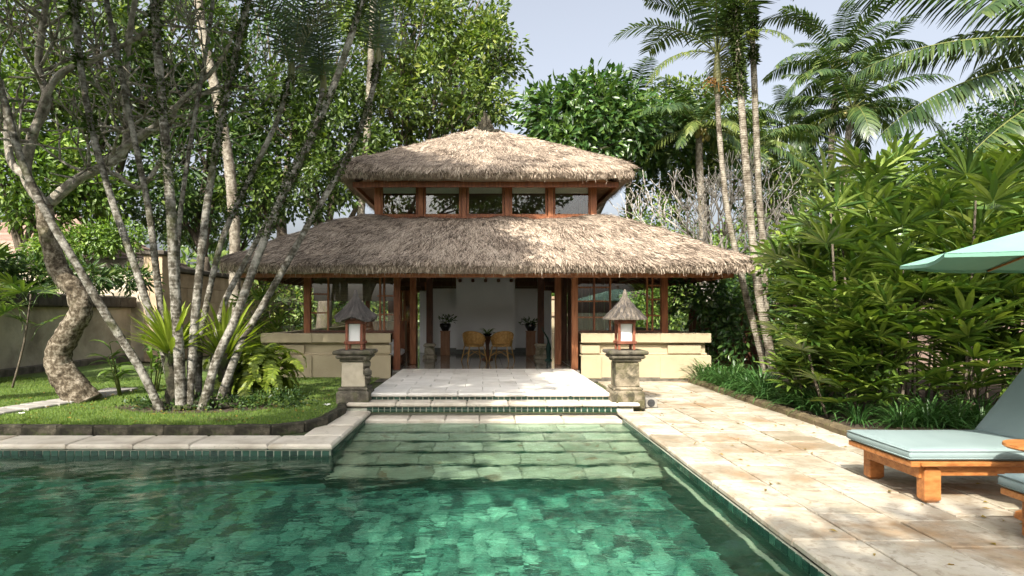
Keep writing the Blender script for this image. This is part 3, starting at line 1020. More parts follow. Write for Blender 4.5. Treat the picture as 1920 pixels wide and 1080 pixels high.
# posts and beams
PY0 = 13.7
for x in (-3.98, -1.98, 1.98, 3.98):
    W(MB().box((BX + x, PY0, (FZ + 2.52) / 2), (.135, .135, 2.52 - FZ), ch=.008), 'front_post', M['wood'])
    W(MB().box((BX + x, 20.9, (FZ + 2.52) / 2), (.135, .135, 2.52 - FZ), ch=.008), 'rear_post', M['wood'])
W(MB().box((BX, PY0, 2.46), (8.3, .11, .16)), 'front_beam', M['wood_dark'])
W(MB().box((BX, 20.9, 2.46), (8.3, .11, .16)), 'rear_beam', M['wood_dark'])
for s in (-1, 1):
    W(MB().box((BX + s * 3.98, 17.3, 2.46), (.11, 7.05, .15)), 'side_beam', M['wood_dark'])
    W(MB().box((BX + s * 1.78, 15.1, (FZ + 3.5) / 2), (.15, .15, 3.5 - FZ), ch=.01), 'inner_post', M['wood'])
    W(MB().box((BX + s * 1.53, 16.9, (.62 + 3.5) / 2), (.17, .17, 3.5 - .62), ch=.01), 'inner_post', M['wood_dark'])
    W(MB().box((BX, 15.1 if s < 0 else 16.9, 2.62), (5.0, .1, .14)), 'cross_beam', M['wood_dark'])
    sb = MB()
    sb.box((BX + s * 1.53, 16.9, FZ + .05), (.36, .36, .10), ch=.02)
    sb.box((BX + s * 1.53, 16.9, FZ + .21), (.28, .28, .22), ch=.03, taper=.92)
    sb.box((BX + s * 1.53, 16.9, FZ + .37), (.33, .33, .10), ch=.04)
    W(sb, 'post_base', M['stone_pale'])

# white feature wall inside
W(MB().box((BX + .02, 19.3, FZ + 1.5), (1.80, 1.1, 3.0), ch=.01), 'chimney_wall', M['white'])
for s in (-1, 1):
    W(MB().box((BX + .02 + s * 1.34, 19.72, FZ + 1.02), (.815, .3, 2.03), ch=.01), 'wing_wall', M['white'])
    W(MB().box((BX + .02 + s * 1.34, 19.55, FZ + .07), (.815, .045, .14)), 'skirting_board', M['skirting'])
    W(MB().box((BX + .02 + s * 1.96, 19.3, FZ + .98), (.22, .12, 1.95), ch=.01), 'white_pier', M['white'])
W(MB().box((BX + .02, 18.74, FZ + .07), (1.81, .045, .14)), 'skirting_board', M['skirting'])
# small corbels at the head of the chimney wall
for k in range(5):
    W(MB().box((BX - .76 + k * .39, 18.70, 2.46), (.10, .14, .10), ch=.02), 'corbel', M['wood_dark'])
# timber doors and a dark cabinet front left of the wall
for k, x in enumerate((-2.95, -2.45)):
    d_ = W(MB().box((BX + x, 20.2, FZ + 1.0), (.48, .05, 2.0), ch=.01), 'timber_door', M['wood'])
    W(MB().box((BX + x, 20.165, FZ + 1.2), (.30, .02, .9), ch=.01), 'door_pane', M['glass'], d_)
W(MB().box((BX - 3.25, 19.4, FZ + .5), (1.5, .5, 1.0), ch=.015), 'built_in_cabinet', M['wood'])

# parapet walls in front: base block, recessed middle, top ledge, piers
for s in (-1, 1):
    xi, xo = 2.06, 4.87
    cx = BX + s * (xi + xo) / 2
    wdt = xo - xi
    pw = MB()
    pw.box((cx, 13.42, .31), (wdt, .26, .50), ch=.012)
    pw.box((cx, 13.46, .58), (wdt - .10, .18, .06), ch=.02)
    pw.box((cx, 13.48, .69), (wdt - .16, .14, .18))
    pw.box((cx, 13.49, .81), (wdt - .14, .14, .06), ch=.015)
    pw.box((cx, 13.42, .935), (wdt, .27, .20), ch=.01)
    po = W(pw, 'parapet_wall', M['cream'])
    for u in (xi + .22, xo - .55):
        pm = MB()
        pm.box((BX + s * u, 13.405, .305), (.44 if u < 3 else 1.1, .29, .50), ch=.012)
        pm.box((BX + s * u, 13.44, .69), (.40 if u < 3 else .72, .20, .19), ch=.006)
        pm.box((BX + s * u, 13.405, .935), (.44 if u < 3 else 1.1, .285, .205), ch=.01)
        W(pm, 'parapet_pier', M['cream'], po)
    W(MB().box((BX + s * (2.12 + 4.9) / 2, 13.43, .03), (2.82, .30, .12), ch=.015), 'plinth_course', M['plinth'], po)
    # side parapet running back
    W(MB().box((BX + s * 4.62, 17.2, .55), (.26, 7.4, .98), ch=.012), 'side_parapet', M['cream'], po)
    # lattice window above the parapet
    lat = W(MB().box((BX + s * 2.98, PY0, 1.065), (1.86, .09, .05)), 'lattice_window', M['wood_dark'])
    W(MB().box((BX + s * 2.98, PY0, 2.345), (1.86, .07, .07)), 'head_rail', M['wood'], lat)
    inner, outer = 2.06, 3.90
    cols_ = [2.42, 2.78, 3.60, 3.72] if s > 0 else [2.27, 2.36, 3.52]
    for u in cols_:
        W(MB().box((BX + s * u, PY0, 1.70), (.035, .045, 1.22)), 'muntin', M['wood'], lat)
    for z in ((1.38, 1.74, 2.05) if s > 0 else (1.44, 1.86)):
        a, b = (inner, 2.78) if s > 0 else (inner, 2.42)
        W(MB().box((BX + s * (a + b) / 2, PY0, z), (b - a, .03, .03)), 'muntin', M['wood'], lat)
        a, b = (3.6, outer) if s > 0 else (3.52, outer)
        W(MB().box((BX + s * (a + b) / 2, PY0, z + .04), (b - a, .03, .03)), 'muntin', M['wood'], lat)
    W(MB().box((BX + s * 2.98, PY0 + .03, 1.70), (1.84, .008, 1.22)), 'pane', M['glass'], lat)
W(MB().box((BX - 2.98, PY0 + .09, 2.05), (1.78, .012, .60)), 'bamboo_blind', M['bamboo_blind'])

# dark boards added inside the right bay to darken it behind the reflecting glass
for k in range(8):
    W(MB().box((BX + 2.12 + k * .20, 16.6, FZ + 1.15), (.192, .03, 2.3), ch=.004), 'added_backing_board', M['wood_dark'])
# upper storey: windows all round
CZ0, CZ1, CH = 3.70, 4.66, 2.585
bay = 2 * CH / 5
for (ang) in (0, 90, 180, 270):
    Mr = Matrix.Rotation(R(ang), 4, 'Z')

    def L(u, v, z):
        q = Mr @ Vector((u, v, 0))
        return (BX + q.x, BY + q.y, z)
    def bx(name, u, v, z, su, sv, sz, mat, parent=None, ch=.004):
        s_ = (su, sv, sz) if ang % 180 == 0 else (sv, su, sz)
        return W(MB().box(L(u, v, z), s_, ch=ch), name, mat, parent)
    e = .002 if ang % 180 else 0
    bx('window_sill', 0, -CH, CZ0 + .04 + e, 2 * CH - .16, .16, .09, M['wood'])
    bx('window_head', 0, -CH, CZ1 - .05 + e, 2 * CH - .16, .14, .10, M['wood'])
    bx('corner_post', -CH + .005, -CH + .005, (CZ0 + CZ1) / 2 + .05, .15, .15, CZ1 - CZ0 + .1, M['wood'])
    for k in range(1, 5):
        bx('window_post', -CH + k * bay, -CH, (CZ0 + CZ1) / 2, .12, .13, CZ1 - CZ0 - .09, M['wood'])
    for k in range(5):
        u = -CH + (k + .5) * bay
        wf_ = MB()
        x0, x1, z0, z1 = u - bay / 2 + .07, u + bay / 2 - .07, CZ0 + .09, CZ1 - .10
        win = bx('upper_window', u, -CH + .01, z0 + .03, x1 - x0, .06, .06, M['wood'])
        bx('frame', u, -CH + .01, z1 - .025, x1 - x0, .055, .05, M['wood'], win)
        bx('frame', x0 + .025, -CH + .01, (z0 + z1) / 2, .05, .057, z1 - z0 - .12, M['wood'], win)
        bx('frame', x1 - .025, -CH + .01, (z0 + z1) / 2, .05, .057, z1 - z0 - .12, M['wood'], win)
        bx('pane', u, -CH + .015, (z0 + z1) / 2, x1 - x0 - .08, .008, z1 - z0 - .09, M['glass'], win, 0)
        if ang == 0:
            bx('roller_blind', u, -CH + .06, z1 - .115, x1 - x0 - .09, .012, .18, M['blind'], win, 0)
W(MB().box((BX, BY, 4.70), (5.0, 5.0, .03)), 'attic_ceiling', M['wood_dark'])

# ------------------------------------------------------------------ things round the pavilion
def pedestal(loc, label, pale):
    t = empty('stone_pedestal', loc)
    tag(t, label, 'pedestal', 'stone pedestals beside the steps')
    m1, m2 = (M['stone_pale'], M['stone']) if pale else (M['stone'], M['stone'])
    b = MB(); b.box((0, 0, .14), (.50, .50, .30), ch=.035); b.box((0, 0, .31), (.46, .46, .06), ch=.025)
    b.make('base', M['stone' if not pale else 'stone_dark'], t, bevel=.008)
    s = MB(); s.box((0, 0, .53), (.37, .37, .40), ch=.02, taper=.97); s.make('shaft', m1, t, bevel=.008)
    c = MB(); c.box((0, 0, .755), (.42, .42, .05), ch=.015); c.box((0, 0, .81), (.52, .52, .07), ch=.025); c.box((0, 0, .875), (.60, .60, .065), ch=.02)
    c.make('cap', M['stone_dark'], t, bevel=.006)
    # crumbly carved lumps on the corner
    l = MB()
    for k in range(9 if pale else 0):
        a = random.uniform(-.6, .6)
        l.box((.2 + random.uniform(-.03, .04), -.16 + random.uniform(-.07, .05), random.uniform(.3, .8)), (random.uniform(.06, .12), random.uniform(.06, .12), random.uniform(.06, .14)), rz=a, ch=.03)
    if pale: l.make('weathered_carving', M['stone_dark'], t)
    return t


pedestal((2.24, 9.66, 0), 'brown weathered stone pedestal on the paved deck right of the entrance steps', False)
pedestal((-2.0, 9.66, 0), 'pale shafted stone pedestal on the lawn edge left of the entrance steps', True)


def lantern(loc, label, roofmat, sag):
    t = empty('garden_lantern', loc)
    tag(t, label, 'lantern', 'garden lanterns on the stone pedestals')
    for sx in (-1, 1):
        for sy in (-1, 1):
            MB().box((sx * .115, sy * .115, .215), (.036, .036, .43), ch=.004).make('leg', M['lantern_wood'], t)
    f = MB()
    for sx, sy in ((0, -1), (0, 1), (-1, 0), (1, 0)):
        s = (.31, .03, .045) if sx == 0 else (.03, .31, .045)
        f.box((sx * .125, sy * .125, .115), s, ch=.004)
        f.box((sx * .125, sy * .125, .435), (.27, .03, .05) if sx == 0 else (.03, .27, .05), ch=.004)
        f.box((sx * .14, sy * .14, .478), (.36, .05, .035) if sx == 0 else (.05, .36, .035), ch=.004)
    f.box((0, 0, .13), (.25, .25, .015))
    f.make('frame', M['lantern_wood'], t)
    for sx, sy in ((0, -1), (0, 1), (-1, 0), (1, 0)):
        MB().box((sx * .085, sy * .085, .27), (.165, .012, .27) if sx == 0 else (.012, .165, .27)).make('lamp_panel', M['lamp_paper'], t)
    # thatched cone roof with ribs of fibre
    r = MB()
    prof = [(.05, .50), (.30, .47), (.325, .475), (.32, .50), (.24, .585), (.15, .675), (.08, .765), (.045, .83), (.035, .88), (.02, .93), (.004, .95)]
    V, fs, n = [], [], 28
    for rr, z in prof:
        for k in range(n):
            a = 2 * math.pi * k / n
            q = rr * (1 + (.05 if k % 2 else -.03) * (1 if rr > .06 else 0) + random.uniform(-.02, .02))
            V.append((q * math.cos(a), q * math.sin(a), z + sag * math.cos(4 * a) * rr * .25 + random.uniform(-.004, .004)))
    for i in range(len(prof) - 1):
        for k in range(n):
            fs.append((i * n + k, i * n + (k + 1) % n, (i + 1) * n + (k + 1) % n, (i + 1) * n + k))
    r._add(V, fs)
    ro = r.make('roof', roofmat, t)
    st = MB()
    for k in range(420):
        a = random.uniform(0, 6.283)
        u = random.random() ** .6
        r0, z0 = .05 + .27 * u, .80 - .30 * u
        r1, z1 = r0 + .05, z0 - .055
        c_, s_ = math.cos(a), math.sin(a)
        aa = a + random.uniform(-.12, .12)
        h = .006
        st.poly([(r0 * c_ - h * s_, r0 * s_ + h * c_, z0 + .02), (r0 * c_ + h * s_, r0 * s_ - h * c_, z0 + .02), (r1 * math.cos(aa) * 1.02, r1 * math.sin(aa) * 1.02, z1 + .012)])
    so = st.make('roof_fibre', M['fibre'], ro)
    so['kind'] = 'stuff'
    return t


M['fibre_brown'] = pmat('brown_grey_thatch_cone', [(0.1, (.07, .058, .046)), (.9, (.20, .17, .135))], 12, .9, .8, 60, .02, stretch=(1, 1, .3))
lantern((2.24, 9.66, .908), 'lantern with tidy brown cone roof on the right-hand brown stone pedestal', M['fibre_brown'], 0)
lantern((-2.0, 9.66, .908), 'lantern with drooping dark roof on the pale left-hand stone pedestal', M['fibre'], .5)

# small box speaker by the right pedestal
t = empty('outdoor_speaker', (2.62, 9.62, 0))
tag(t, 'small grey box speaker on the deck at the foot of the right stone pedestal', 'speaker')
MB().box((0, 0, .08), (.19, .17, .16), ch=.02).make('shell', M['speaker'], t)
MB().lathe([(.06, 0), (.055, .012)], n=16).make('grille', M['speaker_mesh'], t, loc=(0, -.085, .085)).rotation_euler.x = R(90)

# rattan armchairs and the table inside
def rattan_chair(loc, rz, label):
    t = empty('rattan_armchair', loc, rz)
    tag(t, label, 'chair', 'rattan armchairs at the table')
    se = MB(); se.lathe([(.02, .385), (.23, .385), (.25, .40), (.25, .42), (.22, .435), (.02, .44)], n=20); se.make('seat', M['wicker'], t)
    # curved woven back: a shell with thickness
    V, fs, n, mrow = [], [], 20, 6
    for layer in (0, 1):
        for j in range(mrow):
            for i in range(n + 1):
                a = R(-10) + R(200) * i / n
                edge = abs(i / n - .5) * 2
                zt = .76 - .20 * edge ** 2.2
                z = .40 + (zt - .40) * j / (mrow - 1)
                rr = .255 + .05 * j / (mrow - 1) + (.0 if layer else -.022) + (.004 if i % 2 else -.004)
                V.append((rr * math.cos(a), rr * math.sin(a), z))
    w_ = n + 1
    h = mrow * w_
    for j in range(mrow - 1):
        for i in range(n):
            fs.append((h + j * w_ + i, h + j * w_ + i + 1, h + (j + 1) * w_ + i + 1, h + (j + 1) * w_ + i))
            fs.append((j * w_ + i, (j + 1) * w_ + i, (j + 1) * w_ + i + 1, j * w_ + i + 1))
    b = MB(); b._add(V, fs); b.make('backrest', M['wicker'], t)
    top = [Vector((.295 * math.cos(R(-12 + 204 * i / 16)), .295 * math.sin(R(-12 + 204 * i / 16)), .765 - .20 * abs(i / 16 - .5) ** 2.2 * 4.6)) for i in range(17)]
    MB().tube(top, .017, 6).make('rim', M['wicker'], t)
    for sx in (-1, 1):
        for sy in (-1, 1):
            MB().tube([(sx * .2, sy * .18, .40), (sx * .23, sy * .2, .2), (sx * .27, sy * .23, 0)], .015, 6).make('leg', M['wicker'], t)
        MB().tube([(sx * .24, -.2, .14), (sx * .17, 0, .25), (sx * .24, .2, .14)], .010, 5).make('stretcher', M['wicker'], t)
    MB().tube([(-.24, -.2, .14), (0, -.17, .27), (.24, -.2, .14)], .010, 5).make('stretcher', M['wicker'], t)
    MB().tube([(-.24, .2, .14), (0, .17, .27), (.24, .2, .14)], .010, 5).make('stretcher', M['wicker'], t)
    return t


c1 = at(889, 600, 16.0); c2 = at(941, 600, 16.0)
rattan_chair((c1.x, 16.0, FZ), R(-158), 'left rattan armchair with its back to the pool beside the small table')
rattan_chair((c2.x, 16.0, FZ), R(-202) + R(20) * 0 , 'right rattan armchair with its back to the pool, nearer the column with the dark sculpture')
for o in list(COL.objects):
    if o.name.startswith('rattan_armchair'): o.rotation_euler.z += R(180)
tx = at(914, 600, 16.5).x
t = empty('side_table', (tx, 16.55, FZ))
tag(t, 'small dark round table between the two rattan armchairs', 'table')
MB().lathe([(.02, .60), (.24, .60), (.25, .615), (.24, .63), (.02, .63)], n=20).make('table_top', M['wood_dark'], t)
MB().lathe([(.16, 0), (.15, .03), (.05, .08), (.045, .4), (.10, .60)], n=14).make('pedestal', M['wood_dark'], t)


def leaf_cards(P, D, Nn, L, Wd):
    """folded leaf-shaped cards: base points, length directions, face normals, lengths, widths"""
    D = D / (np.linalg.norm(D, axis=1)[:, None] + 1e-9)
    s = np.cross(D, Nn)
    s /= np.linalg.norm(s, axis=1)[:, None] + 1e-9
    n = np.cross(s, D)
    L = np.asarray(L).reshape(-1, 1)
    Wd = np.asarray(Wd).reshape(-1, 1)
    mid = P + D * L * .5
    V = np.stack([P, mid + s * Wd * .5 + n * Wd * .18, P + D * L - n * L * .12, mid - s * Wd * .5 + n * Wd * .18], 1)
    k = np.arange(len(P)) * 4
    Fc = np.concatenate([np.stack([k, k + 1, k + 2], 1), np.stack([k, k + 2, k + 3], 1)])
    return V.reshape(-1, 3), Fc


def rand_dirs(n, up=0.0):
    d = rng.normal(0, 1, (n, 3))
    d[:, 2] += up
    return d / np.linalg.norm(d, axis=1)[:, None]


def strap_mesh(name, n, L, Wd, e0, e1, mat, segs=4, spread=6.283, r0=.03, rot0=0.0, arch=1.0, wtip=.15, single=None):
    """a rosette of arching strap leaves rising from one point"""
    mb = MB()
    for i in range(n):
        a = rot0 + spread * (i + random.uniform(-.4, .4)) / n
        el = R(random.uniform(e0, e1))
        l = L * random.uniform(.7, 1.1)
        wd = Wd * random.uniform(.8, 1.15)
        p = Vector((math.cos(a) * r0, math.sin(a) * r0, 0))
        sd = Vector((-math.sin(a), math.cos(a), 0))
        rows = []
        for k in range(segs + 1):
            f = k / segs
            ww = wd * (.35 + .65 * math.sin(min(1, f * 1.5 + .12) * math.pi / 2)) * (1 if f < .6 else max(wtip * .2, 1 - ((f - .6) / .4) ** 1.6))
            rows.append((p - sd * ww / 2, p + Vector((0, 0, -ww * .12)), p + sd * ww / 2))
            d = Vector((math.cos(a) * math.cos(el), math.sin(a) * math.cos(el), math.sin(el)))
            p = p + d * l / segs
            el -= R(arch * (18 + 22 * f)) * random.uniform(.7, 1.2)
        vs = [q for r in rows for q in r]
        fs = []
        for k in range(segs):
            for c in range(2):
                fs.append((k * 3 + c, k * 3 + c + 1, k * 3 + 4 + c, k * 3 + 3 + c))
        mb._add(vs, fs)
    return mb.mesh(name, mat)


def pot_plant(loc, label, flat):
    t = empty('potted_plant', loc)
    tag(t, label, 'potted plant', 'potted plants on timber plinths')
    MB().lathe([(.09, 0), (.10, .01), (.165, .13), (.17, .19), (.155, .22), (.14, .225), (.135, .18), (.02, .18)], n=20).make('pot', M['black_pot'], t)
    n = 90
    ang = rng.uniform(0, 6.283, n)
    el = rng.uniform(.1, 1.2, n) if not flat else rng.uniform(-.1, .8, n)
    d = np.stack([np.cos(ang) * np.cos(el), np.sin(ang) * np.cos(el), np.sin(el)], 1)
    P = np.array([[0, 0, .2]]) + d * rng.uniform(.05, .27, (n, 1)) + (np.array([[.06, 0, .04]]) if not flat else np.array([[-.03, 0, 0]]))
    V, Fc = leaf_cards(P, d + rng.normal(0, .5, (n, 3)), rand_dirs(n, 1.5), rng.uniform(.08, .15, n), rng.uniform(.03, .05, n))
    link('foliage', np_mesh('foliage', V, Fc, False, [M['leaf_deep']]), None, t)
    sm = MB()
    for k in range(9):
        e = Vector(d[k]) * .2
        sm.tube([(0, 0, .17), (e.x * .5, e.y * .5, .2 + e.z * .6), (e.x, e.y, .2 + e.z)], .005, 4)
    sm.make('stem', M['stalk'], t)


for px_, lab, labp, flat in ((835, 'black pot with upright leafy plant on the left timber plinth', 'tall square timber plinth under the upright potted plant', False),
                       (995, 'black pot with low spreading plant on the right timber plinth', 'tall square timber plinth under the low spreading potted plant', True)):
    x = at(px_, 600, 18.3).x
    t = empty('timber_plinth', (x, 18.3, FZ))
    tag(t, labp, 'plinth', 'timber plinths in front of the white wall')
    MB().box((0, 0, .35), (.27, .27, .70), ch=.008).make('body', M['pedestal_wood'], t)
    MB().box((0, 0, .71), (.30, .30, .025), ch=.005).make('top', M['pedestal_wood'], t)
    pot_plant((x, 18.3, FZ + .7225), lab, flat)
# table plant in a low dark bowl
t = empty('table_plant', (tx, 16.55, FZ + .63))
tag(t, 'arching green plant in a low bowl on the small round table', 'plant')
MB().lathe([(.06, 0), (.12, .05), (.13, .08), (.11, .08), (.02, .06)], n=16).make('bowl', M['black_pot'], t)
me = strap_mesh('leaf', 1, .30, .045, 40, 62, M['leaf_light'], segs=4, spread=0)
for k in range(22):
    o = link('leaf', me, None, t, (0, 0, .06)); o.rotation_euler = (random.uniform(-.2, .2), random.uniform(-.5, .3), k * .2856 + random.uniform(-.1, .1)); o.scale = [random.uniform(.7, 1.1)] * 3

# slender dark sculpture by the right column base
q = at(1030, 662, 16.0)
t = empty('bronze_sculpture', (q.x, 16.2, FZ))
tag(t, 'slender dark green curved sculpture standing beside the right column base', 'sculpture')
MB().lathe([(.10, 0), (.09, .03), (.05, .06), (.06, .2), (.075, .32), (.05, .44), (.02, .5)], n=12).make('body', M['green_bronze'], t)
P, Q = smooth_path([(0, 0, .46), (-.02, 0, .58), (-.10, 0, .72), (-.17, 0, .85), (-.16, 0, .9)], [.03, .024, .018, .014, .006], .04)
MB().tube(P, Q, 8).make('neck', M['green_bronze'], t)

# daybed just inside the left corner
q = at(738, 650, 14.9)
t = empty('daybed', (q.x - .62, 15.0, FZ))
tag(t, 'white cushioned daybed half hidden behind the left parapet and post', 'daybed')
MB().box((0, 0, .15), (1.7, .8, .16), ch=.01).make('base', M['wood_dark'], t)
MB().box((0, 0, .30), (1.66, .78, .15), ch=.04).make('mattress', M['linen'], t)
for sy in (-.2, .2):
    MB().box((.55, sy, .49), (.34, .30, .24), ch=.09).make('cushion', M['linen'], t)
for sx in (-.78, .78):
    for sy in (-.35, .35):
        MB().box((sx, sy, .04), (.08, .08, .08)).make('leg', M['wood_dark'], t)

# sunlit carved gate pillar seen through the pavilion on the right
t = empty('stone_gate_pillar', (2.95, 25.0, 0))
tag(t, 'yellowish stone gate pillar seen through the right side of the pavilion', 'pillar')
MB().box((0, 0, .35), (.95, .6, .7), ch=.03).make('base', M['cream'], t)
MB().box((0, 0, 1.0), (.75, .5, .62), ch=.02).make('shaft', M['cream'], t)
MB().box((0, 0, 1.38), (.95, .65, .14), ch=.03).make('cap', M['wall_block'], t)
MB().box((0, 0, 1.72), (.7, .5, .56), ch=.03).make('upper_block', M['cream'], t)
MB().box((0, 0, 2.06), (.9, .6, .14), ch=.03).make('upper_cap', M['wall_block'], t)

# ------------------------------------------------------------------ sun loungers, side table, parasol
def cushion_mesh(name, lx, ly, h, mat, rad=.035):
    nx, ny = 14, 8
    V, fs = [], []
    def rr(u, v, top):
        ex = min(u, lx - u); ey = min(v, ly - v)
        e = 0
        for d in (ex, ey):
            if d < rad: e = max(e, 1 - math.sqrt(max(0, 1 - (1 - d / rad) ** 2)))
        z = h - e * rad + .012 * math.sin(math.pi * min(1, ex / .3) / 2) * math.sin(math.pi * min(1, ey / .3) / 2) if top else e * rad
        return z + (mnoise.noise(Vector((u * 3, v * 3, 1))) * .006 if top else 0)
    us = [0, .01, .03] + [lx * k / nx for k in range(1, nx)] + [lx - .03, lx - .01, lx]
    vs = [0, .01, .03] + [ly * k / ny for k in range(1, ny)] + [ly - .03, ly - .01, ly]
    for top in (0, 1):
        for u in us:
            for v in vs: V.append((u, v, rr(u, v, top)))
    a, b = len(us), len(vs)
    for i in range(a - 1):
        for j in range(b - 1):
            q = (i * b + j, (i + 1) * b + j, (i + 1) * b + j + 1, i * b + j + 1)
            fs.append(q[::-1]); fs.append(tuple(k + a * b for k in q))
    for i in range(a - 1):
        for j in (0, b - 1):
            q = (i * b + j, (i + 1) * b + j, (i + 1) * b + j + a * b, i * b + j + a * b)
            fs.append(q if j == 0 else q[::-1])
    for j in range(b - 1):
        for i in (0, a - 1):
            q = (i * b + j, i * b + j + 1, i * b + j + 1 + a * b, i * b + j + a * b)
            fs.append(q[::-1] if i == 0 else q)
    mb = MB(); mb.s = True; mb._add(V, fs)
    return mb.mesh(name, mat)


def lounger():
    """foot end at x=0, runs along +x, width along y"""
    t = empty('sun_lounger')
    Ly, Lx = .80, 2.0
    for sx in (.16, 1.80):
        for sy in (.06, Ly - .06):
            MB().box((sx, sy, .145), (.13, .095, .29), ch=.028).make('leg', M['teak'], t, bevel=.006)
    MB().box((.012, Ly / 2, .312), (.075, Ly + .02, .045), ch=.006).make('end_board', M['teak'], t)
    for sy in (.0, Ly):
        MB().box((Lx / 2 + .03, sy, .318), (Lx - .02, .07, .035), ch=.006).make('side_board', M['teak'], t)
        MB().box((Lx / 2, sy + (.05 if sy == 0 else -.05), .255), (Lx - .2, .03, .085), ch=.004).make('side_rail', M['teak'], t)
    MB().box((.09, Ly / 2, .245), (.03, Ly - .1, .11), ch=.004).make('end_rail', M['teak'], t)
    for k in range(11):
        MB().box((.13 + k * .10, Ly / 2, .318), (.075, Ly - .09, .02)).make('slat', M['teak'], t)
    link('seat_cushion', cushion_mesh('seat_cushion', 1.22, Ly + .03, .095, M['fabric']), None, t, (-.04, -.015, .337))
    pp = [(0, 0), (1.22, 0), (1.22, Ly + .03), (0, Ly + .03)]
    for zz in (.022, .080):
        pm = MB()
        for k in range(4):
            a, b = pp[k], pp[(k + 1) % 4]
            c = (.61, (Ly + .03) / 2)
            ins = lambda q: (q[0] + (.001 if q[0] < c[0] else -.001), q[1] + (.001 if q[1] < c[1] else -.001), zz)
            pm.tube([ins(a), ins(b)], .0045, 6)
        pm.make('piping', M['fabric'], t, loc=(-.04, -.015, .337))
    bk = link('back_cushion', cushion_mesh('back_cushion', .78, Ly + .03, .09, M['fabric']), None, t, (1.175, -.015, .37))
    bk.rotation_euler.y = R(-52)
    br = MB()
    br.box((.40, Ly / 2, -.02), (.80, Ly - .12, .025)); b_ = br.make('back_board', M['teak'], t, loc=(1.19, 0, .35)); b_.rotation_euler.y = R(-52)
    MB().bar((1.72, .12, .30), (1.62, .12, .80), .03).make('back_prop', M['teak'], t)
    MB().bar((1.72, Ly - .12, .30), (1.62, Ly - .12, .80), .03).make('back_prop', M['teak'], t)
    return t


l1 = lounger()
l1.location = (3.36, 4.78, 0)
tag(l1, 'whole aqua cushioned teak sun lounger on the deck with its raised back towards the hedge', 'sun lounger', 'sun loungers on the deck')
l2 = copy_tree(l1)
l2.location = (3.47, 3.27, 0)
tag(l2, 'sun lounger nearest the camera of which only the foot end shows at the right edge', 'sun lounger')

t = empty('deck_side_table', (4.02, 4.42, 0))
tag(t, 'low round brown table between the two sun loungers with a white card on it', 'table')
MB().lathe([(.02, .51), (.20, .51), (.215, .522), (.21, .54), (.02, .545)], n=24).make('table_top', M['teak'], t)
MB().lathe([(.15, 0), (.14, .03), (.04, .06), (.035, .45), (.09, .51)], n=14).make('pedestal', M['teak'], t)
tag(MB().box((4.06, 4.36, .549), (.13, .09, .008), ch=.002).make('card', M['linen'], None), 'small white card lying on the round brown deck table', 'card')

# parasol: eight panels, ribs, pole, base
t = empty('parasol', (5.07, 4.45, 0))
tag(t, 'mint green parasol with shallow octagonal canopy over the sun loungers', 'parasol')
RAD, ZE, ZA = 1.72, 1.925, 2.37
def can(a, f, lift=0):
    r = RAD * f
    sag = -.05 * math.sin(math.pi * f)
    return Vector((r * math.cos(a), r * math.sin(a), ZA + (ZE - ZA) * f ** 1.12 + sag * 0 + lift))
a0 = R(180)
cn = MB()
for k in range(8):
    aa, ab = a0 + k * R(45), a0 + (k + 1) * R(45)
    V, fs, nf, ns = [], [], 8, 6
    for lay in (0, 1):
        for i in range(nf + 1):
            for j in range(ns + 1):
                f = (i + .02) / (nf + .02)
                p = can(aa, f).lerp(can(ab, f), j / ns)
                bow = math.sin(math.pi * j / ns)
                p.x *= 1 - .035 * bow * f ** 3; p.y *= 1 - .035 * bow * f ** 3
                V.append(p + Vector((0, 0, -.025 * bow * f + (0 if lay else -.004))))
    h = (nf + 1) * (ns + 1)
    for i in range(nf):
        for j in range(ns):
            q = (i * (ns + 1) + j, i * (ns + 1) + j + 1, (i + 1) * (ns + 1) + j + 1, (i + 1) * (ns + 1) + j)
            fs.append(q); fs.append(tuple(h + x for x in q[::-1]))
    m_ = MB(); m_.s = True; m_._add(V, fs)
    # short valance hem at the rim
    for j in range(ns):
        p0, p1 = Vector(V[nf * (ns + 1) + j]), Vector(V[nf * (ns + 1) + j + 1])
        m_._add([p0, p1, p1 + Vector((0, 0, -.025)), p0 + Vector((0, 0, -.025))], [(0, 1, 2, 3)])
    m_.make('canopy_panel', M['canopy_cloth'], t)
    MB().bar(can(aa, .03, -.02), can(aa, .99, -.02), .02, .015).make('rib', M['teak'], t)
    MB().bar((0, 0, 1.75), can(aa, .5, -.03), .014).make('strut', M['teak'], t)
MB().tube([(0, 0, 0), (0, 0, 2.42)], .024, 12).make('pole', M['teak'], t)
MB().lathe([(.05, 2.42), (.03, 2.48), (.002, 2.5)], n=12).make('finial', M['teak'], t)
MB().lathe([(.06, 1.70), (.06, 1.79)], n=12).make('hub', M['metal_dark'], t)
MB().lathe([(.26, 0), (.26, .05), (.05, .09), (.04, .2)], n=20).make('base', M['metal_dark'], t)

# ------------------------------------------------------------------ garden walls and the roof beyond
def wall_blocks(t, p0, p1, z0, z1, th, mat, bl=.8, bh=.4, nm='wall_block'):
    """a wall built of separate blocks along p0 -> p1"""
    d = Vector((p1[0] - p0[0], p1[1] - p0[1], 0)); L = d.length; d.normalize()
    rz = math.atan2(d.y, d.x)
    rows = max(1, round((z1 - z0) / bh)); bh = (z1 - z0) / rows
    for r in range(rows):
        s = -bl / 2 if r % 2 else 0
        while s < L - .01:
            a, b = max(s, 0), min(s + bl, L)
            if b - a > .04:
                c = Vector((p0[0], p0[1], 0)) + d * (a + b) / 2
                o = MB().box((0, 0, 0), (b - a - .008, th + random.uniform(-.01, .012), bh - .007), ch=.008).make(nm, mat, t)
                o.location = Vector((c.x, c.y, z0 + (r + .5) * bh)) - t.location
                o.rotation_euler.z = rz
            s += bl


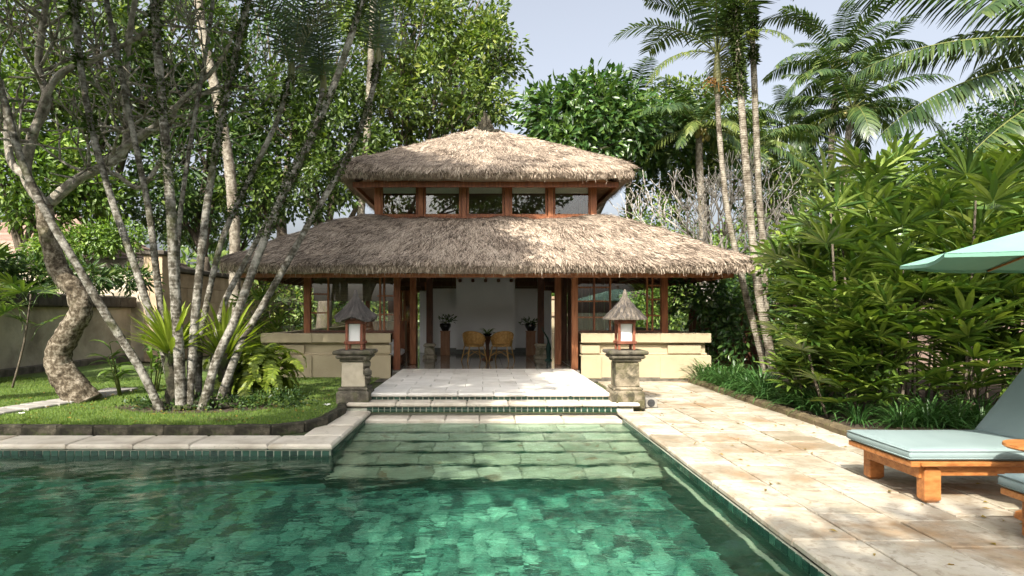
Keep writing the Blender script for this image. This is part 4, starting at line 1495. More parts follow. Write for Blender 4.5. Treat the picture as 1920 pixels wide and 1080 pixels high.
def wall_run(t, nm, p0, p1, z, h, th, mat, ch=.02):
    d = Vector((p1[0] - p0[0], p1[1] - p0[1], 0)); L = d.length
    o = MB().box((0, 0, 0), (L, th, h), ch=ch).make(nm, mat, t)
    o.location = Vector(((p0[0] + p1[0]) / 2, (p0[1] + p1[1]) / 2, z)) - t.location
    o.rotation_euler.z = math.atan2(d.y, d.x)
    return o


t = empty('garden_wall', (-10.6, 14, 0))
tag(t, 'low grey rendered garden wall with dark overhanging cap along the left lawn', 'wall')
wall_run(t, 'wall_body', (-10.65, 7), (-10.65, 18.35), .86, 1.55, .24, M['wall_stone'])
wall_run(t, 'footing', (-10.62, 7), (-10.62, 18.3), .10, .30, .42, M['plinth'])
for k in range(14):
    wall_run(t, 'cap_stone', (-10.63, 7 + k * .815), (-10.63, 7 + k * .815 + .805), 1.79, .34, .50, M['wall_cap'], .04)
t = empty('rear_garden_wall', (-13, 18.6, 0))
tag(t, 'tall plain tan garden wall with dark cap behind the low grey wall', 'wall')
wall_run(t, 'wall_body', (-19, 18.65), (-10.05, 18.65), 1.4, 2.8, .28, M['wall_stone'])
wall_run(t, 'cap', (-19, 18.62), (-10.06, 18.62), 2.95, .34, .52, M['wall_cap'], .05)
t = empty('block_garden_wall', (-9.7, 22, 0))
tag(t, 'tan block wall running back from the corner pillar towards the pavilion', 'wall')
wall_blocks(t, (-9.7, 18.95), (-9.0, 29), 0, 2.72, .26, M['wall_block'], .85, .42)
wall_run(t, 'cap', (-9.7, 18.9), (-9.0, 29), 2.82, .16, .46, M['wall_cap'], .03)
t = empty('wall_pillar', (-9.85, 18.6, 0))
tag(t, 'square stone pillar at the corner where the two tall walls meet', 'pillar')
MB().box((0, 0, 1.6), (.55, .55, 3.2), ch=.02).make('shaft', M['wall_block'], t)
MB().box((0, 0, 3.27), (.75, .75, .14), ch=.03).make('cap', M['wall_cap'], t)
t = empty('boundary_wall', (12, 14, 0))
tag(t, 'pinkish tan boundary wall glimpsed behind the right palm hedge', 'wall')
M['wall_pink'] = pmat('pinkish_wall_render', [(0.1, (.36, .25, .20)), (.9, (.5, .38, .31))], 1.5, .9, .4, 16, .01)
wall_run(t, 'wall_body', (12.0, 6), (12.0, 30), 1.0, 2.0, .26, M['wall_pink'])
wall_run(t, 'cap', (12.0, 6), (12.0, 30), 2.08, .14, .42, M['wall_cap'])
# slatted dark fence behind the palm trunks on the right
t = empty('slat_fence', (6.5, 15.2, 0))
tag(t, 'dark timber slat fence in the shade right of the pavilion parapet', 'fence')
sm_ = MB().box((0, 0, .85), (.085, .03, 1.7), ch=.004).mesh('slat', M['wood_dark'])
for k in range(48):
    link('slat', sm_, None, t, (-1.35 + k * .098, random.uniform(-.004, .004), random.uniform(-.01, .01)))
for z in (.35, 1.35):
    MB().box((1.0, .035, z), (4.75, .04, .08)).make('rail', M['wood_dark'], t)

t = empty('neighbouring_house', (-17.5, 25, 0))
tag(t, 'house with brown tiled hip roof beyond the left garden walls', 'house')
hb = MB(); hb.box((0, 0, 1.4), (9, 7, 2.8)); hb.make('wall', M['wall_stone'], t)
# roof of overlapping tile courses
rf = empty('roof', (0, 0, 0)); rf.parent = t
for k in range(14):
    f = k / 14
    hx, hy = 5.2 * (1 - f) + .9 * f, 4.3 * (1 - f) + .05 * f
    f2 = (k + 1.25) / 14
    hx2, hy2 = 5.2 * (1 - f2) + .9 * f2, max(.02, 4.3 * (1 - f2) + .05 * f2)
    z, z2 = 2.85 + 2.6 * f, 2.85 + 2.6 * f2
    m_ = MB()
    V = []
    for (a, b, zz) in ((hx, hy, z), (hx, hy, z + .06), (hx2, hy2, z2)):
        V += [(-a, -b, zz), (a, -b, zz), (a, b, zz), (-a, b, zz)]
    fs = []
    for r in range(2):
        for q in range(4): fs.append((r * 4 + q, r * 4 + (q + 1) % 4, r * 4 + 4 + (q + 1) % 4, r * 4 + 4 + q))
    m_._add(V, fs)
    m_.make('tile_course', M['roof_tile'], rf)

# ------------------------------------------------------------------ vegetation: makers
def bumpy_tube(mb, pts, rad, n=10, amp=.06, step=.1, freq=3.0, rings=0.0):
    P, Q = smooth_path(pts, rad, step)
    b = len(mb.v)
    mb.tube(P, Q, n)
    # uneven bark outline
    for i, p in enumerate(P):
        rg = 1 + (rings if i % 2 else -rings)
        for k in range(n):
            v = Vector(mb.v[b + i * n + k])
            a = mnoise.noise(v * freq) * amp * 2.2
            mb.v[b + i * n + k] = tuple(p + (v - p) * (rg + a))
    return P, Q


def grow(mb, p, d, r, L, depth, tips, fork=(2, 3), spread=42, shrink=.72, rmin=.012, up=.25, segs=3, sides=6):
    """recursive branching; collects the tips"""
    pts, rad = [Vector(p)], [r]
    d = Vector(d).normalized()
    for k in range(segs):
        d = (d + Vector((random.gauss(0, .13), random.gauss(0, .13), random.gauss(0, .1) + up * .12))).normalized()
        pts.append(pts[-1] + d * L / segs)
        rad.append(max(rmin * .8, r * (1 - .28 * (k + 1) / segs)))
    mb.tube(pts, rad, sides)
    if depth <= 0:
        tips.append((pts[-1], d))
        return
    n = random.choice(fork)
    ax = d.orthogonal().normalized()
    ph = random.uniform(0, 6.28)
    for i in range(n):
        a = ph + 6.283 * i / n + random.uniform(-.3, .3)
        side = Matrix.Rotation(a, 3, d) @ ax
        ang = R(random.uniform(spread * .6, spread * 1.2))
        nd = d * math.cos(ang) + side * math.sin(ang)
        nd.z += up * .5
        grow(mb, pts[-1], nd, max(rmin, r * shrink), L * random.uniform(.68, .92), depth - 1, tips, fork, spread, shrink, rmin, up, segs, max(5, sides - 1))


def crown_leaves(blobs, n, leaf, wid, cluster=16, droop=.35, crad=.45, hollow=.55, updir=.8):
    """leaves gathered in clusters through ellipsoids (centre, radii)"""
    vol = np.array([b[1][0] * b[1][1] * b[1][2] for b in blobs]) ** .75
    nc = max(1, n // cluster)
    which = rng.choice(len(blobs), nc, p=vol / vol.sum())
    C = np.array([tuple(b[0]) for b in blobs])[which]
    Rr = np.array([tuple(b[1]) for b in blobs])[which]
    d = rand_dirs(nc, .15)
    rr = (hollow ** 3 + (1 - hollow ** 3) * rng.random((nc, 1))) ** (1 / 3)
    rr = rr * (1 + rng.normal(0, .10, (nc, 1)))
    cc = C + d * Rr * rr
    P = np.repeat(cc, cluster, 0)
    od = np.repeat(d, cluster, 0)
    m = len(P)
    q = rand_dirs(m, .1)
    P = P + q * crad * rng.random((m, 1)) ** .5
    D = q * .9 + od * .5 + rng.normal(0, .3, (m, 3))
    D[:, 2] -= droop
    Nn = rand_dirs(m, updir) + od * .5
    return leaf_cards(P, D, Nn, leaf * rng.uniform(.65, 1.25, m), wid * rng.uniform(.7, 1.2, m))


def broadleaf(label, base, trunk_r, blobs, n, leaf, wid, mat, bark='bark_dark', name='broadleaf_tree', cat='tree', cluster=16, crad=.45, droop=.35, hollow=.5, group=None, lean=None, fork_z=.45):
    t = empty(name, base)
    tag(t, label, cat, group)
    b0 = Vector(base)
    top = Vector((0, 0, 0))
    for b in blobs: top += Vector(b[0])
    top = top / len(blobs)
    mb = MB()
    fork = b0.lerp(Vector((top.x, top.y, top.z)), fork_z)
    fork.x += random.uniform(-.3, .3)
    bumpy_tube(mb, [b0 - Vector((0, 0, .1)), b0.lerp(fork, .5) + Vector((random.uniform(-.15, .15), 0, 0)), fork], [trunk_r * 1.15, trunk_r * .9, trunk_r * .75], 10, .06, .35, 1.5)
    mb.make('trunk', M[bark], t, True)
    lb = MB()
    for (c, r) in blobs:
        c = Vector(c)
        e = c + Vector((0, 0, r[2] * .2))
        mid = fork.lerp(e, .5) + Vector((random.uniform(-.4, .4), random.uniform(-.3, .3), random.uniform(-.2, .3)))
        P, Q = smooth_path([fork, mid, e], [trunk_r * .5, trunk_r * .33, trunk_r * .12], .5)
        lb.tube(P, Q, 7)
        for k in range(7):
            a = Vector(rand_dirs(1, .2)[0])
            s = mid.lerp(e, random.random())
            tgt = c + Vector((a.x * r[0], a.y * r[1], a.z * r[2])) * .85
            m2 = s.lerp(tgt, .5) + Vector((0, 0, random.uniform(-.1, .3)))
            lb.tube([s, m2, tgt], [trunk_r * .17, trunk_r * .10, trunk_r * .04], 5)
    lb.make('limb', M[bark], t, True)
    V, Fc = crown_leaves(blobs, n, leaf, wid, cluster, droop, crad, hollow)
    o = link('crown', np_mesh('crown', V, Fc, False, [M[mat]]), None, t, -b0)
    o['kind'] = 'stuff'
    return t


def frond_mesh(name, L, n, ll, lw, e0, bend, hang, mat, stalk_frac=.15, sweep=.5, plume=.0, seg=3, twist=0.0):
    """pinnate palm frond from the origin along +x, rising at e0 degrees and bending down"""
    K = 16
    pts, el, p = [], R(e0), Vector((0, 0, 0))
    tang = []
    for k in range(K + 1):
        pts.append(p.copy())
        d = Vector((math.cos(el), 0, math.sin(el)))
        tang.append(d)
        p = p + d * L / K
        el -= R(bend) / K * (.45 + 1.1 * k / K)
    V, Fq = [], []
    mi = []
    # midrib
    for k in range(K + 1):
        r = .022 * L / 2.5 * (1 - .85 * k / K)
        for a in (0, 1, 2):
            an = a * 2.094 + .5
            V.append(pts[k] + Vector((0, math.cos(an) * r, math.sin(an) * r)))
    for k in range(K):
        for a in range(3):
            Fq.append((k * 3 + a, k * 3 + (a + 1) % 3, k * 3 + 3 + (a + 1) % 3, k * 3 + 3 + a)); mi.append(1)
    for i in range(n):
        f = stalk_frac + (1 - stalk_frac) * (i + random.uniform(0, .7)) / n
        k = min(K - 1, int(f * K)); u = f * K - k
        p0 = pts[k].lerp(pts[k + 1], u)
        tg = tang[k]
        g = (f - stalk_frac) / (1 - stalk_frac)
        l = ll * (math.sin(math.pi * (.13 + .80 * g)) ** .6) * random.uniform(.85, 1.1)
        for s in (-1, 1):
            fw = sweep * (.6 + .9 * g)
            up = Vector((0, 0, 1)) - tg * tg.z
            up.normalize()
            d = (Vector((0, s, 0)) * 1.0 + tg * fw + up * (random.uniform(.05, .35) + plume * random.uniform(-1, 1))).normalized()
            hg = hang * random.uniform(.7, 1.3)
            q = p0.copy()
            b = len(V)
            wv = (tg - d * tg.dot(d)).normalized()
            for j in range(seg + 1):
                ww = lw * (.55, 1, .8, .06)[j] / 2 if seg == 3 else lw * (.7, 1, .06)[j] / 2
                V.append(q - wv * ww); V.append(q + wv * ww)
                d = (d + Vector((0, 0, -hg / seg))).normalized()
                q = q + d * l / seg
            for j in range(seg):
                Fq.append((b + 2 * j, b + 2 * j + 1, b + 2 * j + 3, b + 2 * j + 2)); mi.append(0)
    return np_mesh(name, [tuple(v) for v in V], np.array(Fq), False, [mat, M['stalk']], mi)


FR = {}
for key, args in {
    'coco_up': (4.3, 48, .95, .085, 62, 60, .7, M['frond']), 'coco_mid': (4.5, 48, 1.0, .085, 28, 75, 1.2, M['frond']),
    'coco_low': (4.4, 46, 1.0, .085, -8, 70, 1.5, M['frond']), 'coco_yel': (4.0, 44, .9, .08, 5, 80, 1.5, M['frond_yellow']),
    'coco_long': (5.7, 66, 1.0, .06, 14, 46, 1.7, M['frond']),
    'areca_up': (2.3, 44, .55, .042, 72, 55, .35, M['frond']), 'areca_mid': (2.4, 44, .58, .042, 45, 85, .5, M['frond']), 'areca_low': (2.3, 42, .55, .042, 12, 85, .7, M['frond_yellow']),
    'maca_up': (1.9, 24, .52, .034, 80, 42, .25, M['frond_grey']), 'maca_mid': (2.0, 24, .55, .034, 55, 75, .4, M['frond_grey']),
}.items():
    FR[key] = [frond_mesh('frond', *args) for _ in range(2)]


def palm_crown(t, loc, specs, jitter=8, azs=None):
    """specs: (frond kind, count, tilt)"""
    for key, n, sc in specs:
        ph = random.uniform(0, 6.28)
        for k in range(n):
            az = ph + 6.283 * k / n + R(random.uniform(-jitter, jitter)) * 1.5
            o = link('frond', random.choice(FR[key]), None, t, Vector(loc))
            o.rotation_euler = (R(random.uniform(-jitter, jitter)), R(random.uniform(-jitter, jitter)), az)
            o.scale = [sc * random.uniform(.85, 1.12)] * 3


def coconut(label, pts, r, specs, nuts=True, bark='bark_ring', group='coconut palms beyond the garden', name='coconut_palm'):
    b0 = Vector(pts[0])
    t = empty(name, b0)
    tag(t, label, 'palm tree', group)
    mb = MB()
    n = len(pts)
    bumpy_tube(mb, pts, [r * (1.25 - .45 * i / (n - 1)) for i in range(n)], 9, .05, .12, 2, rings=.035)
    mb.make('trunk', M[bark], t, True)
    top = Vector(pts[-1]) - b0
    palm_crown(t, top, specs, 10)
    if nuts:
        nm = MB(); nm.s = True
        for k in range(7):
            a = random.uniform(0, 6.28)
            c = (top.x + .33 * math.cos(a), top.y + .33 * math.sin(a), top.z - random.uniform(.05, .45))
            m2 = MB().lathe([(.01, -.15), (.08, -.11), (.115, 0), (.09, .1), (.01, .15)], c, 8)
            o = m2.make('coconut', M['coconut'], t)
    return t


# ------------------------------------------------------------------ left: palm clump in front of the pavilion
def gz(px, py, z):
    Y = (EYE - z) * F / (py - PY)
    return Vector(((px - PX) * Y / F, Y, z))


CB = gz(345, 764, LZ)
clump = empty('clustering_palm', CB)
tag(clump, 'clump of leaning lichen-grey palm stems fanning out from one root on the left lawn', 'palm clump')
cy = CB.y
stems = [
    # (pixel path from the ground up, depth at bottom and at top, radius, mossy part from this height on)
    ([(302, 768), (262, 690), (200, 592), (140, 490), (88, 402), (40, 300), (5, 180), (-40, 40), (-70, -60)], 8.7, 8.0, .060, 9),
    ([(328, 756), (303, 640), (284, 595), (250, 490), (218, 400), (190, 310), (174, 250), (152, 130), (139, 10), (128, -90)], 9.2, 9.3, .062, 3.2),
    ([(332, 752), (318, 690), (307, 622), (292, 500), (280, 400), (262, 310), (244, 222), (218, 93), (200, 0), (185, -100)], 9.3, 9.8, .058, 9),
    ([(340, 757), (334, 640), (327, 533), (321, 400), (313, 300), (305, 204), (295, 90), (289, 0), (284, -100)], 8.85, 8.6, .078, 3.3),
    ([(355, 752), (362, 640), (376, 490), (386, 400), (398, 320), (415, 222), (442, 100), (466, 0), (490, -90)], 8.9, 9.3, .064, 3.5),
    ([(378, 750), (408, 670), (440, 600), (480, 490), (519, 392), (555, 318), (588, 250), (634, 138), (680, 0), (705, -80)], 8.8, 9.6, .068, 2.6),
    ([(408, 734), (450, 650), (490, 577), (540, 490), (583, 412), (640, 315), (680, 230), (703, 150), (708, 120)], 9.2, 10.8, .060, 2.9),
    ([(372, 745), (376, 640), (398, 520), (420, 440), (444, 385), (480, 310), (518, 230), (538, 170), (546, 145)], 9.5, 10.6, .052, 3.0),
    ([(392, 742), (413, 592), (455, 500), (502, 413), (540, 330), (578, 258), (600, 190), (606, 165)], 9.4, 11.4, .05, 9),
    ([(345, 750), (340, 640), (333, 520), (336, 420), (352, 300), (372, 180), (392, 60), (405, -60)], 9.6, 10.6, .046, 9),
]
stem_tops = []
for pts, ya, yb, r, mz in stems:
    n = len(pts)
    y0 = 1.415 * F / (pts[0][1] - PY)
    W_ = []
    for i, (px_, py_) in enumerate(pts):
        f = i / (n - 1)
        W_.append(at(px_, py_, ya + (yb - ya) * f))
    W_[0].z = min(W_[0].z, LZ)
    mb = MB()
    P, Q = bumpy_tube(mb, W_, [r * (1.0 - .30 * i / (n - 1)) for i in range(n)], 10, .05, .06, 3, rings=.02)
    st = mb.make('stem', M['bark_lichen'], clump, True)
    stem_tops.append(W_[-1])
    # moss and small epiphytes on the upper part
    sel = [i for i, p in enumerate(P) if p.z > mz]
    if sel:
        k = 26 * len(sel)
        ii = rng.choice(sel, k)
        base = np.array([tuple(P[i]) for i in ii])
        rr = np.array([Q[i] for i in ii])[:, None]
        dd = rand_dirs(k); dd[:, 2] *= .3
        dd /= np.linalg.norm(dd, axis=1)[:, None]
        patch = np.array([mnoise.noise(Vector(b) * 1.6) for b in base]) > -.15
        V, Fc = leaf_cards((base + dd * rr * .95)[patch], (dd + rng.normal(0, .5, (k, 3)))[patch], rand_dirs(k, 1)[patch], rng.uniform(.03, .10, k)[patch], rng.uniform(.015, .04, k)[patch])
        mo = link('moss', np_mesh('moss', V, Fc, False, [M['moss']]), None, st, (0, 0, 0))
        mo['kind'] = 'stuff'
for k, tp in enumerate(stem_tops):
    lp_ = tp - CB
    hi = k in (6, 7, 8)
    palm_crown(clump, lp_ + Vector((0, 0, .0 if hi else .5)), [('maca_up', 5, .9 if hi else 1.1)] + ([('maca_mid', 2, .85)] if hi else []), 12)
    if hi:
        cs = MB(); P, Q = smooth_path([tp - Vector((0, 0, .25)), tp, tp + Vector((.02, 0, .3))], [.06, .07, .03], .1); cs.tube(P, Q, 8)
        cs.make('crownshaft', M['crownshaft'], clump, True)
# dead sheath / root mound
mb = MB()
for k in range(60):
    a = random.uniform(0, 6.28); rr = random.uniform(.1, .75)
    x_, y_ = CB.x + rr * math.cos(a) * 1.2 + .1, CB.y + .1 + rr * math.sin(a) * .6
    mb.box((x_, y_, LZ + .03 + (.75 - rr) * .16), (random.uniform(.05, .16), random.uniform(.05, .14), random.uniform(.05, .12)), rz=a, ch=.02)
o = mb.make('root_mound', M['moss_kerb'], clump, True); o['kind'] = 'stuff'

# bird's nest ferns perched between the stems
def nest_fern(c, label, n, L, s0):
    t = empty('nest_fern', c)
    tag(t, label, 'fern', 'nest ferns among the palm stems')
    random.seed(s0)
    ms = [strap_mesh('leaf', 1, L, .062, 58, 68, M['fern'], segs=6, r0=.05, arch=.20, wtip=.3, spread=0) for _ in range(3)]
    for k in range(n):
        o = link('leaf', random.choice(ms), None, t, (0, 0, 0))
        q = random.random()
        o.rotation_euler = (random.uniform(-.15, .15), random.uniform(-.40, .62), k * 2.399)
        o.scale = [random.uniform(.75, 1.12)] * 3
    mb = MB()
    P, Q = smooth_path([(0, 0, LZ - c[2]), (.03, 0, (LZ - c[2]) * .5), (0, 0, .08)], [.13, .16, .12], .05)
    bumpy_tube(mb, [(0, 0, LZ - c[2]), (.03, 0, (LZ - c[2]) * .5), (0, 0, .08)], [.09, .10, .11], 12, .2, .04, 12)
    mb.make('root_ball', M['moss_kerb'], t)


nest_fern(at(322, 664, 9.0), 'yellow-green nest fern on the left side of the palm clump', 84, .95, 3)
nest_fern(at(420, 672, 9.5), 'yellow-green nest fern behind the right-hand palm stems of the clump', 80, .92, 5)
random.seed(11)

# soft fern bush on the right of the clump
FERN = frond_mesh('fern_frond', .8, 36, .12, .03, 50, 150, .5, M['fern'], .1, .25, .15, seg=2)
q = gz(470, 752, LZ)
t = empty('fern_bush', q + Vector((0, .35, 0)))
tag(t, 'bright green fern bush spilling over the lawn right of the palm clump', 'fern bush')
for k in range(110):
    o = link('fern_frond', FERN, None, t, (random.uniform(-.26, .22), random.uniform(-.2, .15), random.uniform(.0, .70)))
    o.rotation_euler = (random.uniform(-.4, .4), random.uniform(-.5, .5), random.uniform(0, 6.28)); o.scale = [random.uniform(.7, 1.15)] * 3

# ginger plants left of the clump
LEAFG = strap_mesh('leaf', 1, .46, .12, 38, 42, M['leaf_light'], segs=5, r0=.0, arch=.8, wtip=.4, spread=0)
for i, (px_, py_, n, h, lab) in enumerate(((238, 742, 4, .95, 'broad leaved ginger plant between the crooked tree and the palm clump'), (282, 735, 5, 1.1, 'tall broad leaved ginger plant just behind the left palm stem'),)):
    q = gz(px_, py_, LZ)
    t = empty('ginger_plant', q)
    tag(t, lab, 'plant', 'ginger plants by the palm clump')
    for s in range(n):
        a = random.uniform(0, 6.28); b = Vector((.12 * math.cos(a), .1 * math.sin(a), 0))
        e = b * 2.4 + Vector((0, 0, h * random.uniform(.6, 1)))
        MB().tube([b, b.lerp(e, .5) + Vector((0, 0, .03)), e], [.014, .011, .006], 5).make('stalk', M['stalk'], t)
        for k in range(6):
            o = link('leaf', LEAFG, None, t, b.lerp(e, .35 + .65 * k / 5))
            o.rotation_euler = (random.uniform(-.3, .3), random.uniform(-.3, .4), (k % 2) * 3.14 + a + random.uniform(-.6, .6)); o.scale = [random.uniform(.7, 1.1)] * 3

# ------------------------------------------------------------------ left: crooked frangipani
fb0 = gz(150, 752, LZ)
fy = fb0.y
t = empty('frangipani_tree', fb0)
tag(t, 'crooked frangipani with a thick twisting bark trunk on the left lawn', 'tree')
tr = [(162, 756), (118, 700), (110, 664), (132, 618), (152, 582), (142, 545), (112, 510), (98, 470), (86, 420), (84, 385)]
Wt = [at(a, b, fy) for a, b in tr]; Wt[0].z = LZ - .05
mb = MB()
bumpy_tube(mb, Wt, [.25, .205, .185, .17, .165, .155, .145, .135, .125, .125], 22, .075, .035, 11)
mb.make('trunk', M['bark'], t, True)
lb = MB()
tips = []
br = [
    ([(84, 385), (50, 330), (62, 250), (88, 190), (72, 120), (84, 20), (95, -60)], .12, fy),
    ([(84, 388), (140, 340), (180, 318), (228, 288), (238, 240), (235, 170), (243, 60), (262, -40)], .115, fy + .3),
    ([(175, 320), (250, 262), (300, 228), (365, 165), (410, 118), (440, 60)], .075, fy + .4),
    ([(62, 250), (100, 152), (150, 120), (200, 100), (280, 52), (310, -30)], .08, fy + .1),
    ([(190, 318), (222, 330), (262, 352), (300, 300), (330, 205), (390, 200)], .06, fy + .5),
    ([(50, 330), (20, 300), (10, 200), (-10, 100), (-30, 0)], .085, fy - .3),
    ([(228, 288), (290, 240), (332, 200), (420, 162), (470, 170)], .06, fy + .7),
]
for path_, r, y in br:
    n = len(path_)
    Wp = [at(a, b, y + (.5 * i / n)) for i, (a, b) in enumerate(path_)]
    bumpy_tube(lb, Wp, [r * .78 * (1 - .55 * i / (n - 1)) for i in range(n)], 9, .08, .07, 6)
    for i in range(2, n):
        for k in range(3):
            d = Vector((random.gauss(0, 1), random.gauss(0, .8), random.uniform(-.3, .9)))
            grow(lb, Wp[i].lerp(Wp[i - 1], random.random()), d, r * .24, .55, 2, tips, (2, 2, 3), 40, .74, .010, .4, 3, 5)
lb.make('branch', M['bark_twig'], t, True)
kt = rng.random(len(tips)) < .13
P = np.array([tuple(p) for p, d in tips])[kt]; D = np.array([tuple(d) for p, d in tips])[kt]
k = 5
P = np.repeat(P, k, 0); D = np.repeat(D, k, 0) * .5 + rand_dirs(len(P), .1)
V, Fc = leaf_cards(P, D, rand_dirs(len(P), 1.2), rng.uniform(.12, .24, len(P)), rng.uniform(.04, .065, len(P)))
o = link('leaf_tuft', np_mesh('leaf_tuft', V, Fc, False, [M['leaf_light']]), None, t, -fb0); o['kind'] = 'stuff'

# ------------------------------------------------------------------ right: three slim palms by the pavilion corner
def slim_palm(label, pix, ya, yb, r, specs, top_lift=0, mossz=99, fruit=False):
    Wp = [at(a, b, ya + (yb - ya) * i / (len(pix) - 1)) for i, (a, b) in enumerate(pix)]
    b0 = Wp[0].copy(); b0.z = .04
    Wp[0].z = .0
    t = empty('slim_palm', b0)
    tag(t, label, 'palm tree', 'slim palms by the pavilion corner')
    mb = MB(); n = len(Wp)
    P, Q = bumpy_tube(mb, Wp, [r * (1.0 - .32 * i / (n - 1)) for i in range(n)], 10, .05, .055, 3, rings=.03)
    tk = mb.make('trunk', M['bark_ring'], t, True)
    top = Wp[-1] - b0
    cs = MB(); P2, Q2 = smooth_path([top - Vector((0, 0, .15)), top + Vector((0, 0, .3)), top + Vector((0, 0, .85))], [r * .9, r * 1.25, r * .5], .1); cs.tube(P2, Q2, 9)
    cs.make('crownshaft', M['crownshaft'], t)
    palm_crown(t, top + Vector((0, 0, .75)), specs, 9)
    sel = [i for i, p in enumerate(P) if p.z > mossz]
    if sel:
        k = 45 * len(sel)
        ii = rng.choice(sel, k)
        base = np.array([tuple(P[i]) for i in ii]); rr = np.array([Q[i] for i in ii])[:, None]
        dd = rand_dirs(k); dd[:, 2] *= .3; dd /= np.linalg.norm(dd, axis=1)[:, None]
        patch = np.array([mnoise.noise(Vector(b) * 1.3) for b in base]) > -.25
        V, Fc = leaf_cards((base + dd * rr * .95)[patch], (dd + rng.normal(0, .6, (k, 3)))[patch], rand_dirs(k, 1)[patch], rng.uniform(.05, .17, k)[patch], rng.uniform(.02, .05, k)[patch])
        mo = link('moss', np_mesh('moss', V, Fc, False, [M['moss']]), None, tk, (0, 0, 0)); mo['kind'] = 'stuff'
    if fruit:
        fm = MB()
        for k in range(16):
            a = random.uniform(0, 6.28)
            e = top + Vector((.38 * math.cos(a), .38 * math.sin(a), random.uniform(-.35, .25)))
            fm.tube([top + Vector((0, 0, .05)), top.lerp(e, .6) + Vector((0, 0, .16)), e], [.012, .010, .006], 4)
        fm.make('fruit_stalk', M['orange'], t)
    return t


slim_palm('slim palm rooted at the deck edging, ringed pale trunk mossy towards its top', [(1458, 724), (1440, 640), (1424, 560), (1412, 460), (1402, 350), (1392, 220), (1384, 100), (1376, 0), (1372, -60)], 12.4, 12.9, .088, [('areca_up', 4, 1.2), ('areca_mid', 5, 1.25), ('areca_low', 3, 1.1)], mossz=6.0)
slim_palm('straight slim palm just right of and behind the mossy ringed palm', [(1446, 700), (1436, 590), (1432, 480), (1424, 380), (1418, 250), (1413, 120), (1408, 20), (1405, -40)], 13.6, 13.4, .08, [('areca_up', 4, 1.2), ('areca_mid', 5, 1.25), ('areca_low', 3, 1.1)], mossz=7.0)
slim_palm('slim palm crossing the lower roof corner, orange fruit stalks under its visible crown', [(1440, 715), (1424, 650), (1400, 560), (1384, 490), (1368, 420), (1356, 330), (1348, 240), (1345, 165)], 12.9, 13.6, .075, [('areca_up', 5, 1.05), ('areca_mid', 6, 1.1), ('areca_low', 3, .95)], fruit=True)

# bare frangipani behind the roof corner
def bare_tree(label, base, h, r, depth, spread, L):
    t = empty('frangipani_tree', base)
    tag(t, label, 'tree')
    mb = MB(); tips = []
    b = Vector(base)
    mb.tube([b, b + Vector((.1, 0, h * .5)), b + Vector((0, 0, h))], [r, r * .85, r * .75], 8)
    mb.make('trunk', M['bark_pale'], t, True)
    lb = MB()
    for k in range(5):
        a = k * 1.257 + random.uniform(-.3, .3)
        grow(lb, b + Vector((0, 0, h)), (math.cos(a), math.sin(a), .8), r * .42, L, depth, tips, (2, 2, 3), spread, .68, .010, .5, 3, 6)
    lb.make('branch', M['bark_pale'], t, True)
    P = np.array([tuple(p) for p, d in tips]); n = len(P)
    keep = rng.random(n) < .08
    P = np.repeat(P[keep], 3, 0)
    V, Fc = leaf_cards(P, rand_dirs(len(P), .4), rand_dirs(len(P), 1), rng.uniform(.1, .2, len(P)), rng.uniform(.04, .06, len(P)))
    o = link('leaf_tuft', np_mesh('leaf_tuft', V, Fc, False, [M['leaf_mid']]), None, t, -b); o['kind'] = 'stuff'
    P = np.repeat(np.array([tuple(p) for p, d in tips[::40]]), 4, 0)
    V, Fc = leaf_cards(P, rand_dirs(len(P), .3), rand_dirs(len(P), 1), np.full(len(P), .06), np.full(len(P), .045))
    o = link('blossom', np_mesh('blossom', V, Fc, False, [M['flower']]), None, t, -b); o['kind'] = 'stuff'


q = at(1330, 585, 18.5)
bare_tree('bare pale branched frangipani behind the right corner of the lower roof', (q.x, 18.5, 0), 2.0, .15, 5, 38, 1.15)
q = at(1478, 585, 19.5)
bare_tree('smaller bare frangipani further right behind the slim palms', (q.x, 19.5, 0), 2.1, .12, 4, 40, .95)

# ------------------------------------------------------------------ right: hedge of lady palms
def fan_mesh(n, L, wd, droop):
    mb = MB()
    for i in range(n):
        a = R(-100 + 200 * i / (n - 1)) + random.uniform(-.06, .06)
        l = L * (1 - .25 * abs(i / (n - 1) - .5) * 2) * random.uniform(.88, 1.08)
        d = Vector((math.cos(a), math.sin(a), .25)).normalized()
        p = d * .02
        rows = []
        for k in range(4):
            ww = wd * (.45, 1, .92, .22)[k] / 2
            sd = Vector((-math.sin(a), math.cos(a), 0))
            rows.append((p - sd * ww, p + Vector((0, 0, -ww * .35)), p + sd * ww))
            d = (d + Vector((0, 0, -droop * (.2 + .28 * k)))).normalized()
            p = p + d * l / 3
        vs = [q for r_ in rows for q in r_]
        fs = []
        for k in range(3):
            for c in range(2): fs.append((k * 3 + c, k * 3 + c + 1, k * 3 + 4 + c, k * 3 + 3 + c))
        mb._add(vs, fs)
    # leaf stalk reaching back to the cane
    mb.tube([(-.34, 0, -.16), (-.16, 0, -.03), (.02, 0, 0)], [.006, .005, .004], 4)
    return mb.mesh('fan_leaf', M['fan'])


FANS = [fan_mesh(random.choice((8, 9, 10)), random.uniform(.38, .46), random.uniform(.050, .064), random.uniform(.22, .5)) for _ in range(6)]
FAN_YEL = []
for m_ in FANS[:2]:
    c = m_.copy(); c.materials.clear(); c.materials.append(M['leaf_dry']); FAN_YEL.append(c)


